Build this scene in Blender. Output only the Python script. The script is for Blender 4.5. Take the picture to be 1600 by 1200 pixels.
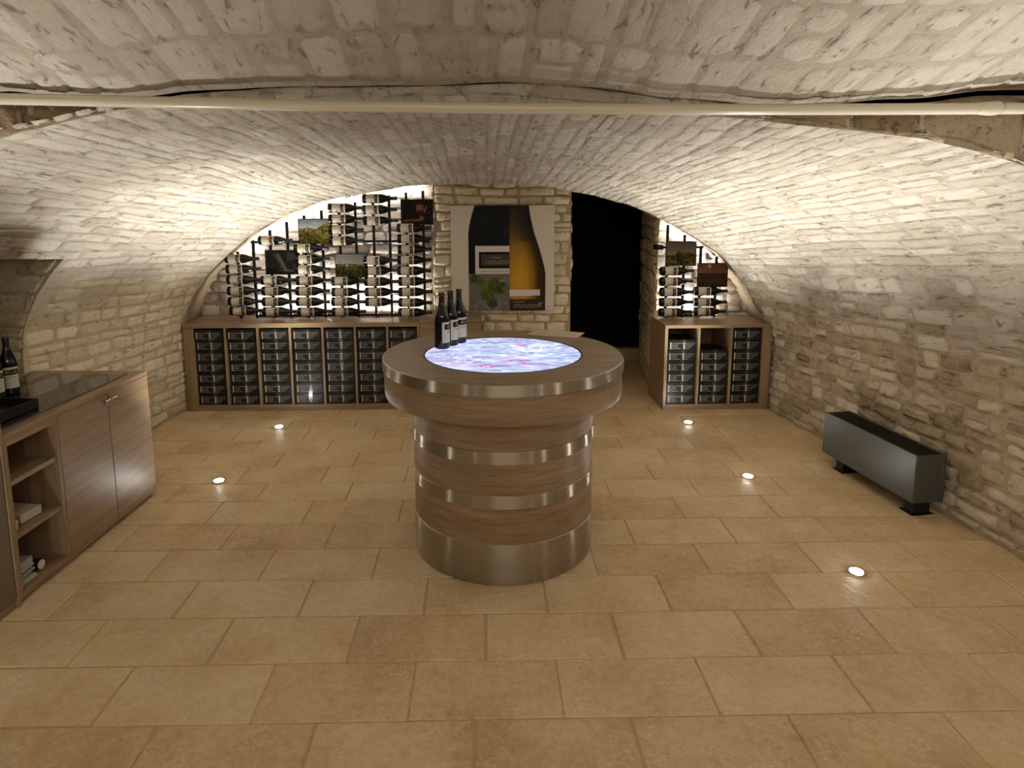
import bpy, math, random
import numpy as np
from mathutils import Vector, Matrix

random.seed(7)
RNG = np.random.default_rng(7)
for o in list(bpy.data.objects):
    bpy.data.objects.remove(o)
SC = bpy.context.scene
COL = SC.collection
PI = math.pi

# ------------------------------------------------------------------ camera, world, light, exposure
FPX, CX, CY, H = 981.55, 771.0, 466.5, 1.75
_p = math.radians(8.0888)
_yaw = math.radians(0.8645)
_roll = -0.0053
FW = Vector((math.sin(_yaw) * math.cos(_p), math.cos(_yaw) * math.cos(_p), -math.sin(_p)))
_rt = Vector((math.cos(_yaw), -math.sin(_yaw), 0))
_up = _rt.cross(FW)
RT = _rt * math.cos(_roll) + _up * math.sin(_roll)
UP = _up * math.cos(_roll) - _rt * math.sin(_roll)
cam = bpy.data.cameras.new('camera')
cam.sensor_fit = 'HORIZONTAL'
cam.sensor_width = 36.0
cam.lens = FPX / 1600 * 36.0
cam.shift_x = (800 - CX) / 1600
cam.shift_y = -(600 - CY) / 1600
cam.clip_start = 0.05
camo = bpy.data.objects.new('camera', cam)
M = Matrix.Identity(4)
for i in range(3):
    M[i][0], M[i][1], M[i][2] = RT[i], UP[i], -FW[i]
M[2][3] = H
camo.matrix_world = M
COL.objects.link(camo)
SC.camera = camo

W = bpy.data.worlds.new('world')
W.use_nodes = True
W.node_tree.nodes['Background'].inputs[0].default_value = (0, 0, 0, 1)
W.node_tree.nodes['Background'].inputs[1].default_value = 0.0
SC.world = W
SC.view_settings.view_transform = 'Standard'
SC.view_settings.look = 'None'
SC.view_settings.exposure = 1.18
SC.view_settings.gamma = 1.0
SC.view_settings.use_curve_mapping = False
SC.cycles.max_bounces = 14
SC.cycles.diffuse_bounces = 8
SC.cycles.sample_clamp_indirect = 6.0
SC.cycles.use_denoising = True
SC.cycles.caustics_reflective = False
SC.cycles.caustics_refractive = False

UPLIGHT_W = 96.0
UPLIGHT_COL = (1.0, 0.985, 0.92)
# uplights sunk in the floor: (x, y, power factor); the last row is added out of view, beside and behind the camera, for brightness
UPLIGHTS = [(-1.745, 3.933, 1.1), (-1.682, 4.958, 1.2), (1.676, 4.964, 0.9), (1.731, 3.907, 1.0), (1.797, 2.804, 1.0),
            (1.85, 1.35, .8), (-1.96, 2.10, .7), (1.85, 0.1, 1.2), (-1.85, 0.1, 1.2), (1.85, -1.2, 1.2), (-1.85, -1.2, 1.2)]
FILL_LAMP_W = 20.0
LED_W = 6.5
LED_COL = (1.0, 0.97, 0.95)


def lamp(name, kind, loc, energy, color, **kw):
    l = bpy.data.lights.new(name, kind)
    l.energy = energy
    l.color = color
    for k, v in kw.items():
        setattr(l, k, v)
    o = bpy.data.objects.new(name, l)
    o.location = loc
    COL.objects.link(o)
    return o


for i, (x, y, k) in enumerate(UPLIGHTS):
    o = lamp('uplight_lamp', 'SPOT', (x, y, 0.012), UPLIGHT_W * k, UPLIGHT_COL, spot_size=math.radians(83), spot_blend=1.0, shadow_soft_size=0.06)
    o.rotation_euler = (PI, 0, 0)


def strip_lamp(x0, x1, y, z, power, tilt):
    o = lamp('strip_lamp', 'AREA', ((x0 + x1) / 2, y, z), power, LED_COL, shape='RECTANGLE', size=abs(x1 - x0), size_y=0.012)
    o.rotation_euler = (PI + tilt, 0, 0)
    return o


# unseen fill lamp, added behind the camera to brighten floor and furniture
_o = lamp('added_fill_lamp', 'AREA', (0.2, -1.1, 2.45), FILL_LAMP_W, (1.0, 0.93, 0.82), shape='RECTANGLE', size=2.4, size_y=0.9)
_o.rotation_euler = (math.radians(28), 0, 0)


strip_lamp(-2.08, -0.60, 5.715, 0.806, LED_W, 0.0)
strip_lamp(1.66, 2.16, 5.775, 0.778, LED_W * 0.40, 0.0)
# LED tape behind the lip of the arch, over the two lit bays: (x0, z0, x1, z1)
ARCH_LED = [(-2.28, 1.325, -1.98, 1.56), (-1.96, 1.575, -1.42, 1.82), (-1.40, 1.83, -0.52, 1.955), (1.64, 1.63, 1.82, 1.53), (1.84, 1.52, 2.18, 1.25)]
for (x0, z0, x1, z1) in ARCH_LED:
    yl = 5.735 if x0 < 0 else 5.775
    o = lamp('arch_strip_lamp', 'AREA', ((x0 + x1) / 2, yl, (z0 + z1) / 2), LED_W * 0.14 * math.hypot(x1 - x0, z1 - z0), LED_COL, shape='RECTANGLE', size=math.hypot(x1 - x0, z1 - z0), size_y=0.012)
    t = Vector((x1 - x0, 0, z1 - z0)).normalized()
    d = Vector((t.z, 0, -t.x))
    d = (d if d.z < 0 else -d) * 0.5 + Vector((0, 1, 0))
    d.normalize()
    zc = -d
    yc = zc.cross(t)
    mm = Matrix((t, yc, zc)).transposed().to_4x4()
    mm.translation = o.location
    o.matrix_world = mm


# ------------------------------------------------------------------ helpers


def srgb(r, g, b):
    f = lambda c: c / 12.92 if c <= 0.04045 else ((c + 0.055) / 1.055) ** 2.4
    return (f(r / 255), f(g / 255), f(b / 255), 1.0)


def vnoise(x, y, seed=0):
    """smooth value noise, numpy arrays in, -1..1 out"""
    x = np.asarray(x, float)
    y = np.asarray(y, float)
    xi = np.floor(x).astype(np.int64)
    yi = np.floor(y).astype(np.int64)
    xf, yf = x - xi, y - yi

    def h(a, b):
        n = (a * 374761393 + b * 668265263 + seed * 974634721) & 0xFFFFFFFF
        n = ((n ^ (n >> 13)) * 1274126177) & 0xFFFFFFFF
        n = n ^ (n >> 16)
        return (n & 0xFFFF) / 32767.5 - 1
    u = xf * xf * (3 - 2 * xf)
    v = yf * yf * (3 - 2 * yf)
    return (h(xi, yi) * (1 - u) + h(xi + 1, yi) * u) * (1 - v) + (h(xi, yi + 1) * (1 - u) + h(xi + 1, yi + 1) * u) * v


def fbm(x, y, seed=0, n=4):
    r, a = 0, 1.0
    for k in range(n):
        r = r + a * vnoise(np.asarray(x) * 2 ** k, np.asarray(y) * 2 ** k, seed + k)
        a *= 0.5
    return r / 1.6


class MB:
    """collects verts and faces of ONE mesh"""

    def __init__(self):
        self.v, self.f = [], []

    def add(self, vs, fs):
        n = len(self.v)
        self.v.extend([tuple(q) for q in vs])
        self.f.extend([tuple(i + n for i in q) for q in fs])
        return self

    def box(self, x0, x1, y0, y1, z0, z1, b=0.0):
        X, Y, Z = (x0, x1), (y0, y1), (z0, z1)
        if b <= 0:
            vs = [(X[i], Y[j], Z[k]) for i in (0, 1) for j in (0, 1) for k in (0, 1)]
            return self.add(vs, [(0, 1, 3, 2), (4, 6, 7, 5), (0, 4, 5, 1), (2, 3, 7, 6), (0, 2, 6, 4), (1, 5, 7, 3)])
        b = min(b, abs(x1 - x0) * .45, abs(y1 - y0) * .45, abs(z1 - z0) * .45)
        vs, idx = [], {}
        for i in (0, 1):
            for j in (0, 1):
                for k in (0, 1):
                    c = (X[i], Y[j], Z[k])
                    s = (1 if i == 0 else -1, 1 if j == 0 else -1, 1 if k == 0 else -1)
                    for a in range(3):
                        q = [c[m] + (0 if m == a else s[m] * b) for m in range(3)]
                        idx[(i, j, k, a)] = len(vs)
                        vs.append(q)
        fs = []
        for a in range(3):
            o1, o2 = [m for m in range(3) if m != a]
            for s in (0, 1):
                q = []
                for (p, r) in ((0, 0), (1, 0), (1, 1), (0, 1)):
                    c = [0, 0, 0]
                    c[a], c[o1], c[o2] = s, p, r
                    q.append(idx[(c[0], c[1], c[2], a)])
                fs.append(tuple(q) if (s == 1) == (a != 1) else tuple(reversed(q)))
        for a in range(3):
            o1, o2 = [m for m in range(3) if m != a]
            for p in (0, 1):
                for r in (0, 1):
                    q = []
                    for (s, ax) in ((0, o1), (1, o1), (1, o2), (0, o2)):
                        c = [0, 0, 0]
                        c[a], c[o1], c[o2] = s, p, r
                        q.append(idx[(c[0], c[1], c[2], ax)])
                    fs.append(tuple(q))
        for i in (0, 1):
            for j in (0, 1):
                for k in (0, 1):
                    fs.append(tuple(idx[(i, j, k, a)] for a in range(3)))
        return self.add(vs, fs)

    def lathe(self, prof, n=32, c=(0, 0, 0)):
        vs = []
        for (r, z) in prof:
            for i in range(n):
                a = 2 * PI * i / n
                vs.append((c[0] + r * math.cos(a), c[1] + r * math.sin(a), c[2] + z))
        fs = []
        for k in range(len(prof) - 1):
            for i in range(n):
                j = (i + 1) % n
                fs.append((k * n + i, k * n + j, (k + 1) * n + j, (k + 1) * n + i))
        if prof[0][0] > 1e-6:
            fs.append(tuple(reversed(range(n))))
        if prof[-1][0] > 1e-6:
            fs.append(tuple(range((len(prof) - 1) * n, len(prof) * n)))
        return self.add(vs, fs)

    def tube(self, pts, r, n=12):
        vs, fs = [], []
        rr = r if isinstance(r, (list, tuple)) else [r] * len(pts)
        P = [Vector(p) for p in pts]
        for k, p in enumerate(P):
            d = (P[min(k + 1, len(P) - 1)] - P[max(k - 1, 0)]).normalized()
            a = d.cross(Vector((0, 0, 1)))
            if a.length < 1e-3:
                a = d.cross(Vector((0, 1, 0)))
            a.normalize()
            b = d.cross(a)
            for i in range(n):
                t = 2 * PI * i / n
                vs.append(p + (a * math.cos(t) + b * math.sin(t)) * rr[k])
        for k in range(len(P) - 1):
            for i in range(n):
                j = (i + 1) % n
                fs.append((k * n + i, k * n + j, (k + 1) * n + j, (k + 1) * n + i))
        fs.append(tuple(reversed(range(n))))
        fs.append(tuple(range((len(P) - 1) * n, len(P) * n)))
        return self.add(vs, fs)

    def mesh(self, name, smooth=False, fix=True):
        m = bpy.data.meshes.new(name)
        m.from_pydata(self.v, [], self.f)
        if fix:
            import bmesh
            bm = bmesh.new()
            bm.from_mesh(m)
            bmesh.ops.recalc_face_normals(bm, faces=bm.faces)
            bm.to_mesh(m)
            bm.free()
        if smooth == 'auto':
            m.shade_smooth()
            m.set_sharp_from_angle(angle=math.radians(35))
        elif smooth:
            m.shade_smooth()
        m.update()
        return m

    def build(self, name, mat, parent=None, smooth=False, loc=None, fix=True):
        m = self.mesh(name, smooth, fix)
        m.materials.append(mat)
        return link(name, m, parent, loc)


def link(name, m, parent=None, loc=None):
    o = bpy.data.objects.new(name, m)
    COL.objects.link(o)
    if parent is not None:
        o.parent = parent
    if loc is not None:
        o.location = loc
    return o


def tag(o, label=None, cat=None, group=None, kind=None):
    if label:
        o['label'] = label
    if cat:
        o['category'] = cat
    if group:
        o['group'] = group
    if kind:
        o['kind'] = kind
    return o


def thing(name, label, cat, loc=(0, 0, 0), rotz=0.0, group=None):
    o = bpy.data.objects.new(name, None)
    COL.objects.link(o)
    o.empty_display_size = 0.1
    o.location = loc
    o.rotation_euler = (0, 0, rotz)
    return tag(o, label, cat, group)


def copy_tree(o, parent=None):
    c = o.copy()
    COL.objects.link(c)
    if parent is not None:
        c.parent = parent
    for ch in list(o.children):
        copy_tree(ch, c)
    return c


def colour_mesh(name, verts, faces, cols, mat, parent=None, loc=None):
    """mesh with a printed picture: one linear colour per vertex"""
    m = bpy.data.meshes.new(name)
    m.from_pydata([tuple(v) for v in verts], [], faces)
    a = m.color_attributes.new('print', 'FLOAT_COLOR', 'POINT')
    a.data.foreach_set('color', np.ascontiguousarray(cols, np.float32).ravel())
    m.materials.append(mat)
    m.update()
    return link(name, m, parent, loc)


def lin(c):
    c = np.asarray(c, float) / 255.0
    return np.where(c <= 0.04045, c / 12.92, ((c + 0.055) / 1.055) ** 2.4)


def grid_print(name, w, h, nx, ny, paint, mat, parent, place):
    """flat print of w x h: paint(u, v) gives sRGB 0..255, v from the top; place(x, z) -> local point"""
    us = np.linspace(0, 1, nx)
    vs = np.linspace(0, 1, ny)
    U, V = np.meshgrid(us, vs)
    rgb = paint(U, V)
    cols = np.concatenate([lin(np.clip(rgb, 0, 255)), np.ones(U.shape + (1,))], -1).reshape(-1, 4)
    verts = [place((u - .5) * w, (1 - v) * h) for v in vs for u in us]
    faces = [(j * nx + i, (j + 1) * nx + i, (j + 1) * nx + i + 1, j * nx + i + 1) for j in range(ny - 1) for i in range(nx - 1)]
    return colour_mesh(name, verts, faces, cols, mat, parent)


_txt = {}


def text_geo(s, size, shear=0.0, offset=0.0):
    """2D triangles of a line of text, origin at its lower left"""
    key = (s, shear, offset)
    if key not in _txt:
        c = bpy.data.curves.new('text', 'FONT')
        c.body = s
        c.size = 1.0
        c.shear = shear
        c.resolution_u = 2
        c.offset = offset
        o = bpy.data.objects.new('text', c)
        COL.objects.link(o)
        dg = bpy.context.evaluated_depsgraph_get()
        me = o.evaluated_get(dg).to_mesh()
        v = [(q.co.x, q.co.y) for q in me.vertices]
        f = [tuple(q.vertices) for q in me.polygons]
        o.evaluated_get(dg).to_mesh_clear()
        bpy.data.objects.remove(o)
        bpy.data.curves.remove(c)
        _txt[key] = (v, f)
    v, f = _txt[key]
    return [(x * size, y * size) for x, y in v], f


# ------------------------------------------------------------------ materials
def new_mat(name):
    m = bpy.data.materials.new(name)
    m.use_nodes = True
    nt = m.node_tree
    return m, nt, nt.nodes['Principled BSDF']


def nd(nt, kind, **kw):
    n = nt.nodes.new(kind)
    for k, v in kw.items():
        setattr(n, k, v)
    return n


def plain(name, col, rough=0.5, metal=0.0, spec=0.5, emit=None, strength=0.0):
    m, nt, b = new_mat(name)
    b.inputs['Base Color'].default_value = col
    b.inputs['Roughness'].default_value = rough
    b.inputs['Metallic'].default_value = metal
    b.inputs['Specular IOR Level'].default_value = spec
    if emit:
        b.inputs['Emission Color'].default_value = emit
        b.inputs['Emission Strength'].default_value = strength
    return m


def ramp(nt, stops):
    r = nd(nt, 'ShaderNodeValToRGB')
    e = r.color_ramp.elements
    while len(e) < len(stops):
        e.new(0.5)
    for k, (p, c) in enumerate(stops):
        e[k].position = p
        e[k].color = c
    return r


def noise(nt, vec, scale, detail=4, rough=0.55, dist=0.0):
    n = nd(nt, 'ShaderNodeTexNoise')
    n.inputs['Scale'].default_value = scale
    n.inputs['Detail'].default_value = detail
    n.inputs['Roughness'].default_value = rough
    n.inputs['Distortion'].default_value = dist
    if vec is not None:
        nt.links.new(vec, n.inputs['Vector'])
    return n


def mixc(nt, fac, a, b, mode='MIX'):
    n = nd(nt, 'ShaderNodeMix', data_type='RGBA', blend_type=mode)
    for sock, v in ((n.inputs[0], fac), (n.inputs[6], a), (n.inputs[7], b)):
        if hasattr(v, 'links') or isinstance(v, bpy.types.NodeSocket):
            nt.links.new(v, sock)
        else:
            sock.default_value = v
    return n.outputs[2]


def math_n(nt, op, a, b=None, c=None):
    n = nd(nt, 'ShaderNodeMath', operation=op)
    for i, v in enumerate((a, b, c)):
        if v is None:
            continue
        if isinstance(v, bpy.types.NodeSocket):
            nt.links.new(v, n.inputs[i])
        else:
            n.inputs[i].default_value = v
    return n.outputs[0]


def stone_mat(name, dark, mid, light, stain, bump=0.5, tone=True, scale=1.0, wash=None, pits=0.5):
    """rough limestone: a tone per stone, blotches, pits and fine grain; wash = (colours, z0, z1): ragged whitewash above"""
    m, nt, b = new_mat(name)
    g = nd(nt, 'ShaderNodeNewGeometry')
    P = g.outputs['Position']
    big = noise(nt, P, 5.0 * scale, 5, 0.6)
    med = noise(nt, P, 22.0 * scale, 6, 0.65)
    fine = noise(nt, P, 95.0 * scale, 4, 0.65)
    mp = nd(nt, 'ShaderNodeMapping')
    mp.inputs['Scale'].default_value = (30, 9, 30)
    nt.links.new(P, mp.inputs['Vector'])
    flake = noise(nt, mp.outputs['Vector'], 1.0, 5, 0.6, 0.6)
    if tone:
        a = nd(nt, 'ShaderNodeAttribute', attribute_name='tone')
        t = math_n(nt, 'MULTIPLY', a.outputs['Fac'], 0.50)
    else:
        t = math_n(nt, 'MULTIPLY', big.outputs['Fac'], 0.40)
    t = math_n(nt, 'ADD', t, math_n(nt, 'MULTIPLY', med.outputs['Fac'], 0.40))
    t = math_n(nt, 'ADD', t, math_n(nt, 'MULTIPLY', flake.outputs['Fac'], 0.20))
    r = ramp(nt, [(0.22, dark), (0.5, mid), (0.82, light)])
    nt.links.new(t, r.inputs['Fac'])
    s = ramp(nt, [(0.52, (0, 0, 0, 1)), (0.72, (1, 1, 1, 1))])
    nt.links.new(big.outputs['Fac'], s.inputs['Fac'])
    c = mixc(nt, math_n(nt, 'MULTIPLY', s.outputs['Color'], 0.45), r.outputs['Color'], stain)
    if wash:
        (wd, wm, wl), z0, z1 = wash
        wr = ramp(nt, [(0.22, wd), (0.5, wm), (0.82, wl)])
        nt.links.new(t, wr.inputs['Fac'])
        xyz = nd(nt, 'ShaderNodeSeparateXYZ')
        nt.links.new(P, xyz.inputs[0])
        zz = math_n(nt, 'ADD', xyz.outputs['Z'], math_n(nt, 'MULTIPLY', math_n(nt, 'SUBTRACT', big.outputs['Fac'], 0.5), 0.9))
        zz = math_n(nt, 'ADD', zz, math_n(nt, 'MULTIPLY', math_n(nt, 'SUBTRACT', med.outputs['Fac'], 0.5), 0.35))
        mr = nd(nt, 'ShaderNodeMapRange', interpolation_type='SMOOTHSTEP')
        mr.inputs['From Min'].default_value = z0
        mr.inputs['From Max'].default_value = z1
        nt.links.new(zz, mr.inputs['Value'])
        c = mixc(nt, mr.outputs['Result'], c, wr.outputs['Color'])
    # dirt sits in the pits and cracks of the stone
    pr = ramp(nt, [(0.30, (1, 1, 1, 1)), (0.40, (0, 0, 0, 1))])
    nt.links.new(flake.outputs['Fac'], pr.inputs['Fac'])
    pf = math_n(nt, 'MULTIPLY', pr.outputs['Color'], pits)
    c = mixc(nt, pf, c, tuple(x * 0.45 for x in dark[:3]) + (1,))
    nt.links.new(c, b.inputs['Base Color'])
    b.inputs['Roughness'].default_value = 0.93
    b.inputs['Specular IOR Level'].default_value = 0.15
    h = math_n(nt, 'ADD', math_n(nt, 'MULTIPLY', med.outputs['Fac'], 0.9), math_n(nt, 'MULTIPLY', fine.outputs['Fac'], 0.45))
    h = math_n(nt, 'ADD', h, math_n(nt, 'MULTIPLY', flake.outputs['Fac'], 0.8))
    h = math_n(nt, 'SUBTRACT', h, math_n(nt, 'MULTIPLY', pr.outputs['Color'], 0.5))
    bp = nd(nt, 'ShaderNodeBump')
    bp.inputs['Strength'].default_value = bump
    bp.inputs['Distance'].default_value = 0.020
    nt.links.new(h, bp.inputs['Height'])
    nt.links.new(bp.outputs['Normal'], b.inputs['Normal'])
    return m


V3 = (srgb(158, 146, 130), srgb(188, 179, 164), srgb(210, 203, 191))
V3M = (srgb(150, 138, 122), srgb(181, 170, 154), srgb(202, 193, 179))
M_VAULT = stone_mat('whitewashed vault stone', *V3, srgb(178, 166, 150), 0.75)
M_VAULT_MORTAR = stone_mat('vault mortar', *V3M, srgb(160, 145, 129), 0.75, tone=False)
WL = ((srgb(160, 146, 122), srgb(192, 180, 156), srgb(214, 205, 186)), .95, 1.35)
M_LEFT = stone_mat('cream rubble stone', srgb(172, 156, 124), srgb(214, 200, 170), srgb(230, 220, 197), srgb(198, 179, 146), 0.7, wash=WL)
M_LEFT_MORTAR = stone_mat('cream lime mortar', srgb(166, 150, 120), srgb(192, 177, 149), srgb(208, 195, 168), srgb(180, 163, 134), 0.7, tone=False, wash=WL)
WR = (V3, .80, 1.22)
M_RIGHT = stone_mat('brown rubble stone', srgb(138, 119, 94), srgb(182, 165, 138), srgb(214, 202, 178), srgb(160, 137, 108), 0.85, wash=WR)
M_RIGHT_MORTAR = stone_mat('earthy lime mortar', srgb(150, 132, 107), srgb(178, 162, 137), srgb(202, 188, 165), srgb(160, 140, 114), 0.8, tone=False, wash=(V3M, .80, 1.22))
M_BACK = stone_mat('pale dressed rubble stone', srgb(178, 161, 130), srgb(216, 203, 173), srgb(234, 224, 200), srgb(200, 182, 150), 0.7)
M_BACK_MORTAR = stone_mat('pale lime mortar', srgb(150, 133, 107), srgb(174, 158, 131), srgb(194, 178, 150), srgb(164, 146, 120), 0.6, tone=False)
M_BAY = stone_mat('pale pinkish rubble stone', srgb(170, 150, 134), srgb(206, 193, 180), srgb(228, 220, 211), srgb(190, 168, 150), 0.7)
M_BAY_MORTAR = stone_mat('white lime mortar', srgb(168, 152, 138), srgb(196, 184, 172), srgb(216, 207, 197), srgb(180, 164, 150), 0.7, tone=False)
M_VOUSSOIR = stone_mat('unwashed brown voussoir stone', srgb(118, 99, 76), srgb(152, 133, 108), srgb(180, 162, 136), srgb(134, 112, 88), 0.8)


def floor_mat():
    m, nt, b = new_mat('honed limestone paving')
    g = nd(nt, 'ShaderNodeNewGeometry')
    P = g.outputs['Position']
    oi = nd(nt, 'ShaderNodeObjectInfo')
    big = noise(nt, P, 3.0, 4, 0.6, 0.4)
    med = noise(nt, P, 28.0, 6, 0.7)
    fine = noise(nt, P, 150.0, 3, 0.6)
    t = math_n(nt, 'ADD', math_n(nt, 'MULTIPLY', oi.outputs['Random'], 0.12), math_n(nt, 'MULTIPLY', big.outputs['Fac'], 0.46))
    t = math_n(nt, 'ADD', t, math_n(nt, 'MULTIPLY', med.outputs['Fac'], 0.42))
    r = ramp(nt, [(0.34, srgb(178, 149, 108)), (0.5, srgb(204, 178, 138)), (0.66, srgb(220, 199, 163))])
    nt.links.new(t, r.inputs['Fac'])
    nt.links.new(r.outputs['Color'], b.inputs['Base Color'])
    # worn patches with a rougher, pitted face
    pn = noise(nt, P, 7.0, 4, 0.7, 0.6)
    pm = ramp(nt, [(0.46, (0, 0, 0, 1)), (0.60, (1, 1, 1, 1))])
    nt.links.new(pn.outputs['Fac'], pm.inputs['Fac'])
    spk = noise(nt, P, 62.0, 5, 0.7)
    sp = ramp(nt, [(0.50, (0, 0, 0, 1)), (0.62, (1, 1, 1, 1))])
    nt.links.new(spk.outputs['Fac'], sp.inputs['Fac'])
    dk = ramp(nt, [(0.34, (1, 1, 1, 1)), (0.44, (0, 0, 0, 1))])
    nt.links.new(spk.outputs['Fac'], dk.inputs['Fac'])
    c = mixc(nt, math_n(nt, 'MULTIPLY', math_n(nt, 'MULTIPLY', pm.outputs['Color'], sp.outputs['Color']), 0.45), r.outputs['Color'], srgb(232, 214, 182))
    c = mixc(nt, math_n(nt, 'MULTIPLY', math_n(nt, 'MULTIPLY', pm.outputs['Color'], dk.outputs['Color']), 0.40), c, srgb(158, 128, 90))
    nt.links.new(c, b.inputs['Base Color'])
    rr = math_n(nt, 'ADD', 0.44, math_n(nt, 'MULTIPLY', med.outputs['Fac'], 0.25))
    nt.links.new(rr, b.inputs['Roughness'])
    b.inputs['Specular IOR Level'].default_value = 0.35
    h = math_n(nt, 'ADD', math_n(nt, 'MULTIPLY', med.outputs['Fac'], 0.35), math_n(nt, 'MULTIPLY', fine.outputs['Fac'], 0.15))
    h = math_n(nt, 'ADD', h, math_n(nt, 'MULTIPLY', math_n(nt, 'MULTIPLY', spk.outputs['Fac'], pm.outputs['Color']), 0.9))
    bp = nd(nt, 'ShaderNodeBump')
    bp.inputs['Strength'].default_value = 0.7
    bp.inputs['Distance'].default_value = 0.007
    nt.links.new(h, bp.inputs['Height'])
    nt.links.new(bp.outputs['Normal'], b.inputs['Normal'])
    return m


M_TILE = floor_mat()
M_GROUT = stone_mat('sandy grout', srgb(168, 142, 104), srgb(182, 156, 118), srgb(196, 170, 132), srgb(168, 142, 104), 0.4, tone=False)


def wood(name, axis, dark=(116, 94, 70), light=(162, 138, 108), rough=0.42):
    """oak laminate, grain running along the given axis ('x', 'y', 'z' or 'round')"""
    m, nt, b = new_mat(name)
    tc = nd(nt, 'ShaderNodeTexCoord')
    mp = nd(nt, 'ShaderNodeMapping')
    s = {'x': (1.6, 26, 26), 'y': (26, 1.6, 26), 'z': (26, 26, 1.6), 'round': (2.6, 2.6, 30)}[axis]
    mp.inputs['Scale'].default_value = s
    nt.links.new(tc.outputs['Object'], mp.inputs['Vector'])
    oi = nd(nt, 'ShaderNodeObjectInfo')
    add = nd(nt, 'ShaderNodeVectorMath', operation='ADD')
    nt.links.new(mp.outputs['Vector'], add.inputs[0])
    mul = math_n(nt, 'MULTIPLY', oi.outputs['Random'], 40.0)
    cmb = nd(nt, 'ShaderNodeCombineXYZ')
    for k in range(3):
        nt.links.new(mul, cmb.inputs[k])
    nt.links.new(cmb.outputs[0], add.inputs[1])
    v = add.outputs[0]
    n1 = noise(nt, v, 1.0, 6, 0.62, 0.5)
    n2 = noise(nt, v, 4.5, 4, 0.6, 0.2)
    t = math_n(nt, 'ADD', math_n(nt, 'MULTIPLY', n1.outputs['Fac'], 0.65), math_n(nt, 'MULTIPLY', n2.outputs['Fac'], 0.35))
    mid = tuple((a + c) / 2 for a, c in zip(dark, light))
    r = ramp(nt, [(0.32, srgb(*dark)), (0.5, srgb(*mid)), (0.68, srgb(*light))])
    nt.links.new(t, r.inputs['Fac'])
    nt.links.new(r.outputs['Color'], b.inputs['Base Color'])
    b.inputs['Roughness'].default_value = rough
    b.inputs['Specular IOR Level'].default_value = 0.4
    bp = nd(nt, 'ShaderNodeBump')
    bp.inputs['Strength'].default_value = 0.12
    bp.inputs['Distance'].default_value = 0.002
    nt.links.new(t, bp.inputs['Height'])
    nt.links.new(bp.outputs['Normal'], b.inputs['Normal'])
    return m


M_OAK_X = wood('oak board, grain along x', 'x')
M_OAK_Y = wood('oak board, grain along y', 'y')
M_OAK_Z = wood('oak board, upright grain', 'z')
M_OAK_R = wood('oak drum, grain around', 'round')


def steel(name, col=(0.44, 0.40, 0.34, 1), rough=0.32):
    m, nt, b = new_mat(name)
    b.inputs['Base Color'].default_value = col
    b.inputs['Metallic'].default_value = 1.0
    tc = nd(nt, 'ShaderNodeTexCoord')
    mp = nd(nt, 'ShaderNodeMapping')
    mp.inputs['Scale'].default_value = (3, 3, 600)
    nt.links.new(tc.outputs['Object'], mp.inputs['Vector'])
    n = noise(nt, mp.outputs['Vector'], 1.0, 3, 0.6)
    rr = math_n(nt, 'ADD', rough - 0.06, math_n(nt, 'MULTIPLY', n.outputs['Fac'], 0.12))
    nt.links.new(rr, b.inputs['Roughness'])
    b.inputs['Anisotropic'].default_value = 1.0
    b.inputs['Anisotropic Rotation'].default_value = 0.25
    tg = nd(nt, 'ShaderNodeTangent', direction_type='RADIAL', axis='Z')
    nt.links.new(tg.outputs['Tangent'], b.inputs['Tangent'])
    return m


M_STEEL = steel('brushed stainless steel')
M_CHROME = plain('satin nickel', (0.55, 0.52, 0.48, 1), 0.3, 1.0)
M_BLACK_METAL = plain('black powder-coated steel', (0.006, 0.006, 0.006, 1), 0.5, 0.0, 0.3)
M_BLACK = plain('matt black', (0.01, 0.01, 0.01, 1), 0.6, 0.0, 0.3)
M_CARD = plain('black coated carton', (0.010, 0.009, 0.008, 1), 0.4, 0.0, 0.28)
M_INK = plain('white ink', (0.75, 0.73, 0.68, 1), 0.6)
M_INK_GREY = plain('light grey ink', (0.48, 0.46, 0.42, 1), 0.6)
M_TAN_INK = plain('copper ink', (0.40, 0.27, 0.17, 1), 0.5)
M_TAPE = plain('clear tape', (0.05, 0.05, 0.048, 1), 0.18, 0.0, 0.6)
M_GLASS_BOTTLE = plain('dark green bottle glass', (0.004, 0.005, 0.003, 1), 0.07, 0.0, 0.4)
M_CAPSULE = plain('black capsule foil', (0.012, 0.010, 0.010, 1), 0.3, 0.0, 0.5)
M_CAPSULE_RED = plain('burgundy capsule foil', (0.06, 0.008, 0.012, 1), 0.3, 0.0, 0.5)
M_HEATER = plain('anthracite lacquered steel', (0.082, 0.084, 0.074, 1), 0.40, 0.2, 0.5)
M_HEATER_DARK = plain('dark grille aluminium', (0.02, 0.02, 0.02, 1), 0.4, 0.5, 0.5)
M_PIPE = plain('cream gloss painted pipe', srgb(210, 202, 182), 0.22, 0.0, 0.5)
M_CREAM = plain('cream card', srgb(205, 195, 176), 0.7)
M_WHITE = plain('white plastic', srgb(225, 222, 214), 0.4)
M_FRIDGE = plain('taupe lacquer', srgb(112, 98, 80), 0.4, 0.3, 0.5)
M_DARKGLASS = plain('smoked glass', (0.012, 0.012, 0.012, 1), 0.05, 0.0, 0.6)
M_LENS = plain('lit uplight lens', (0.9, 0.9, 0.9, 1), 0.2, 0, 0.5, (1.0, 0.97, 0.92, 1), 130.0)
M_LED = plain('lit LED tape', (0.9, 0.9, 0.9, 1), 0.4, 0, 0.5, (1.0, 0.93, 0.85, 1), 5.0)
M_DOOR = plain('black painted timber', (0.004, 0.004, 0.004, 1), 0.75, 0.0, 0.1)
M_LEAFLET = plain('beige leaflet paper', srgb(196, 180, 156), 0.6)


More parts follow.
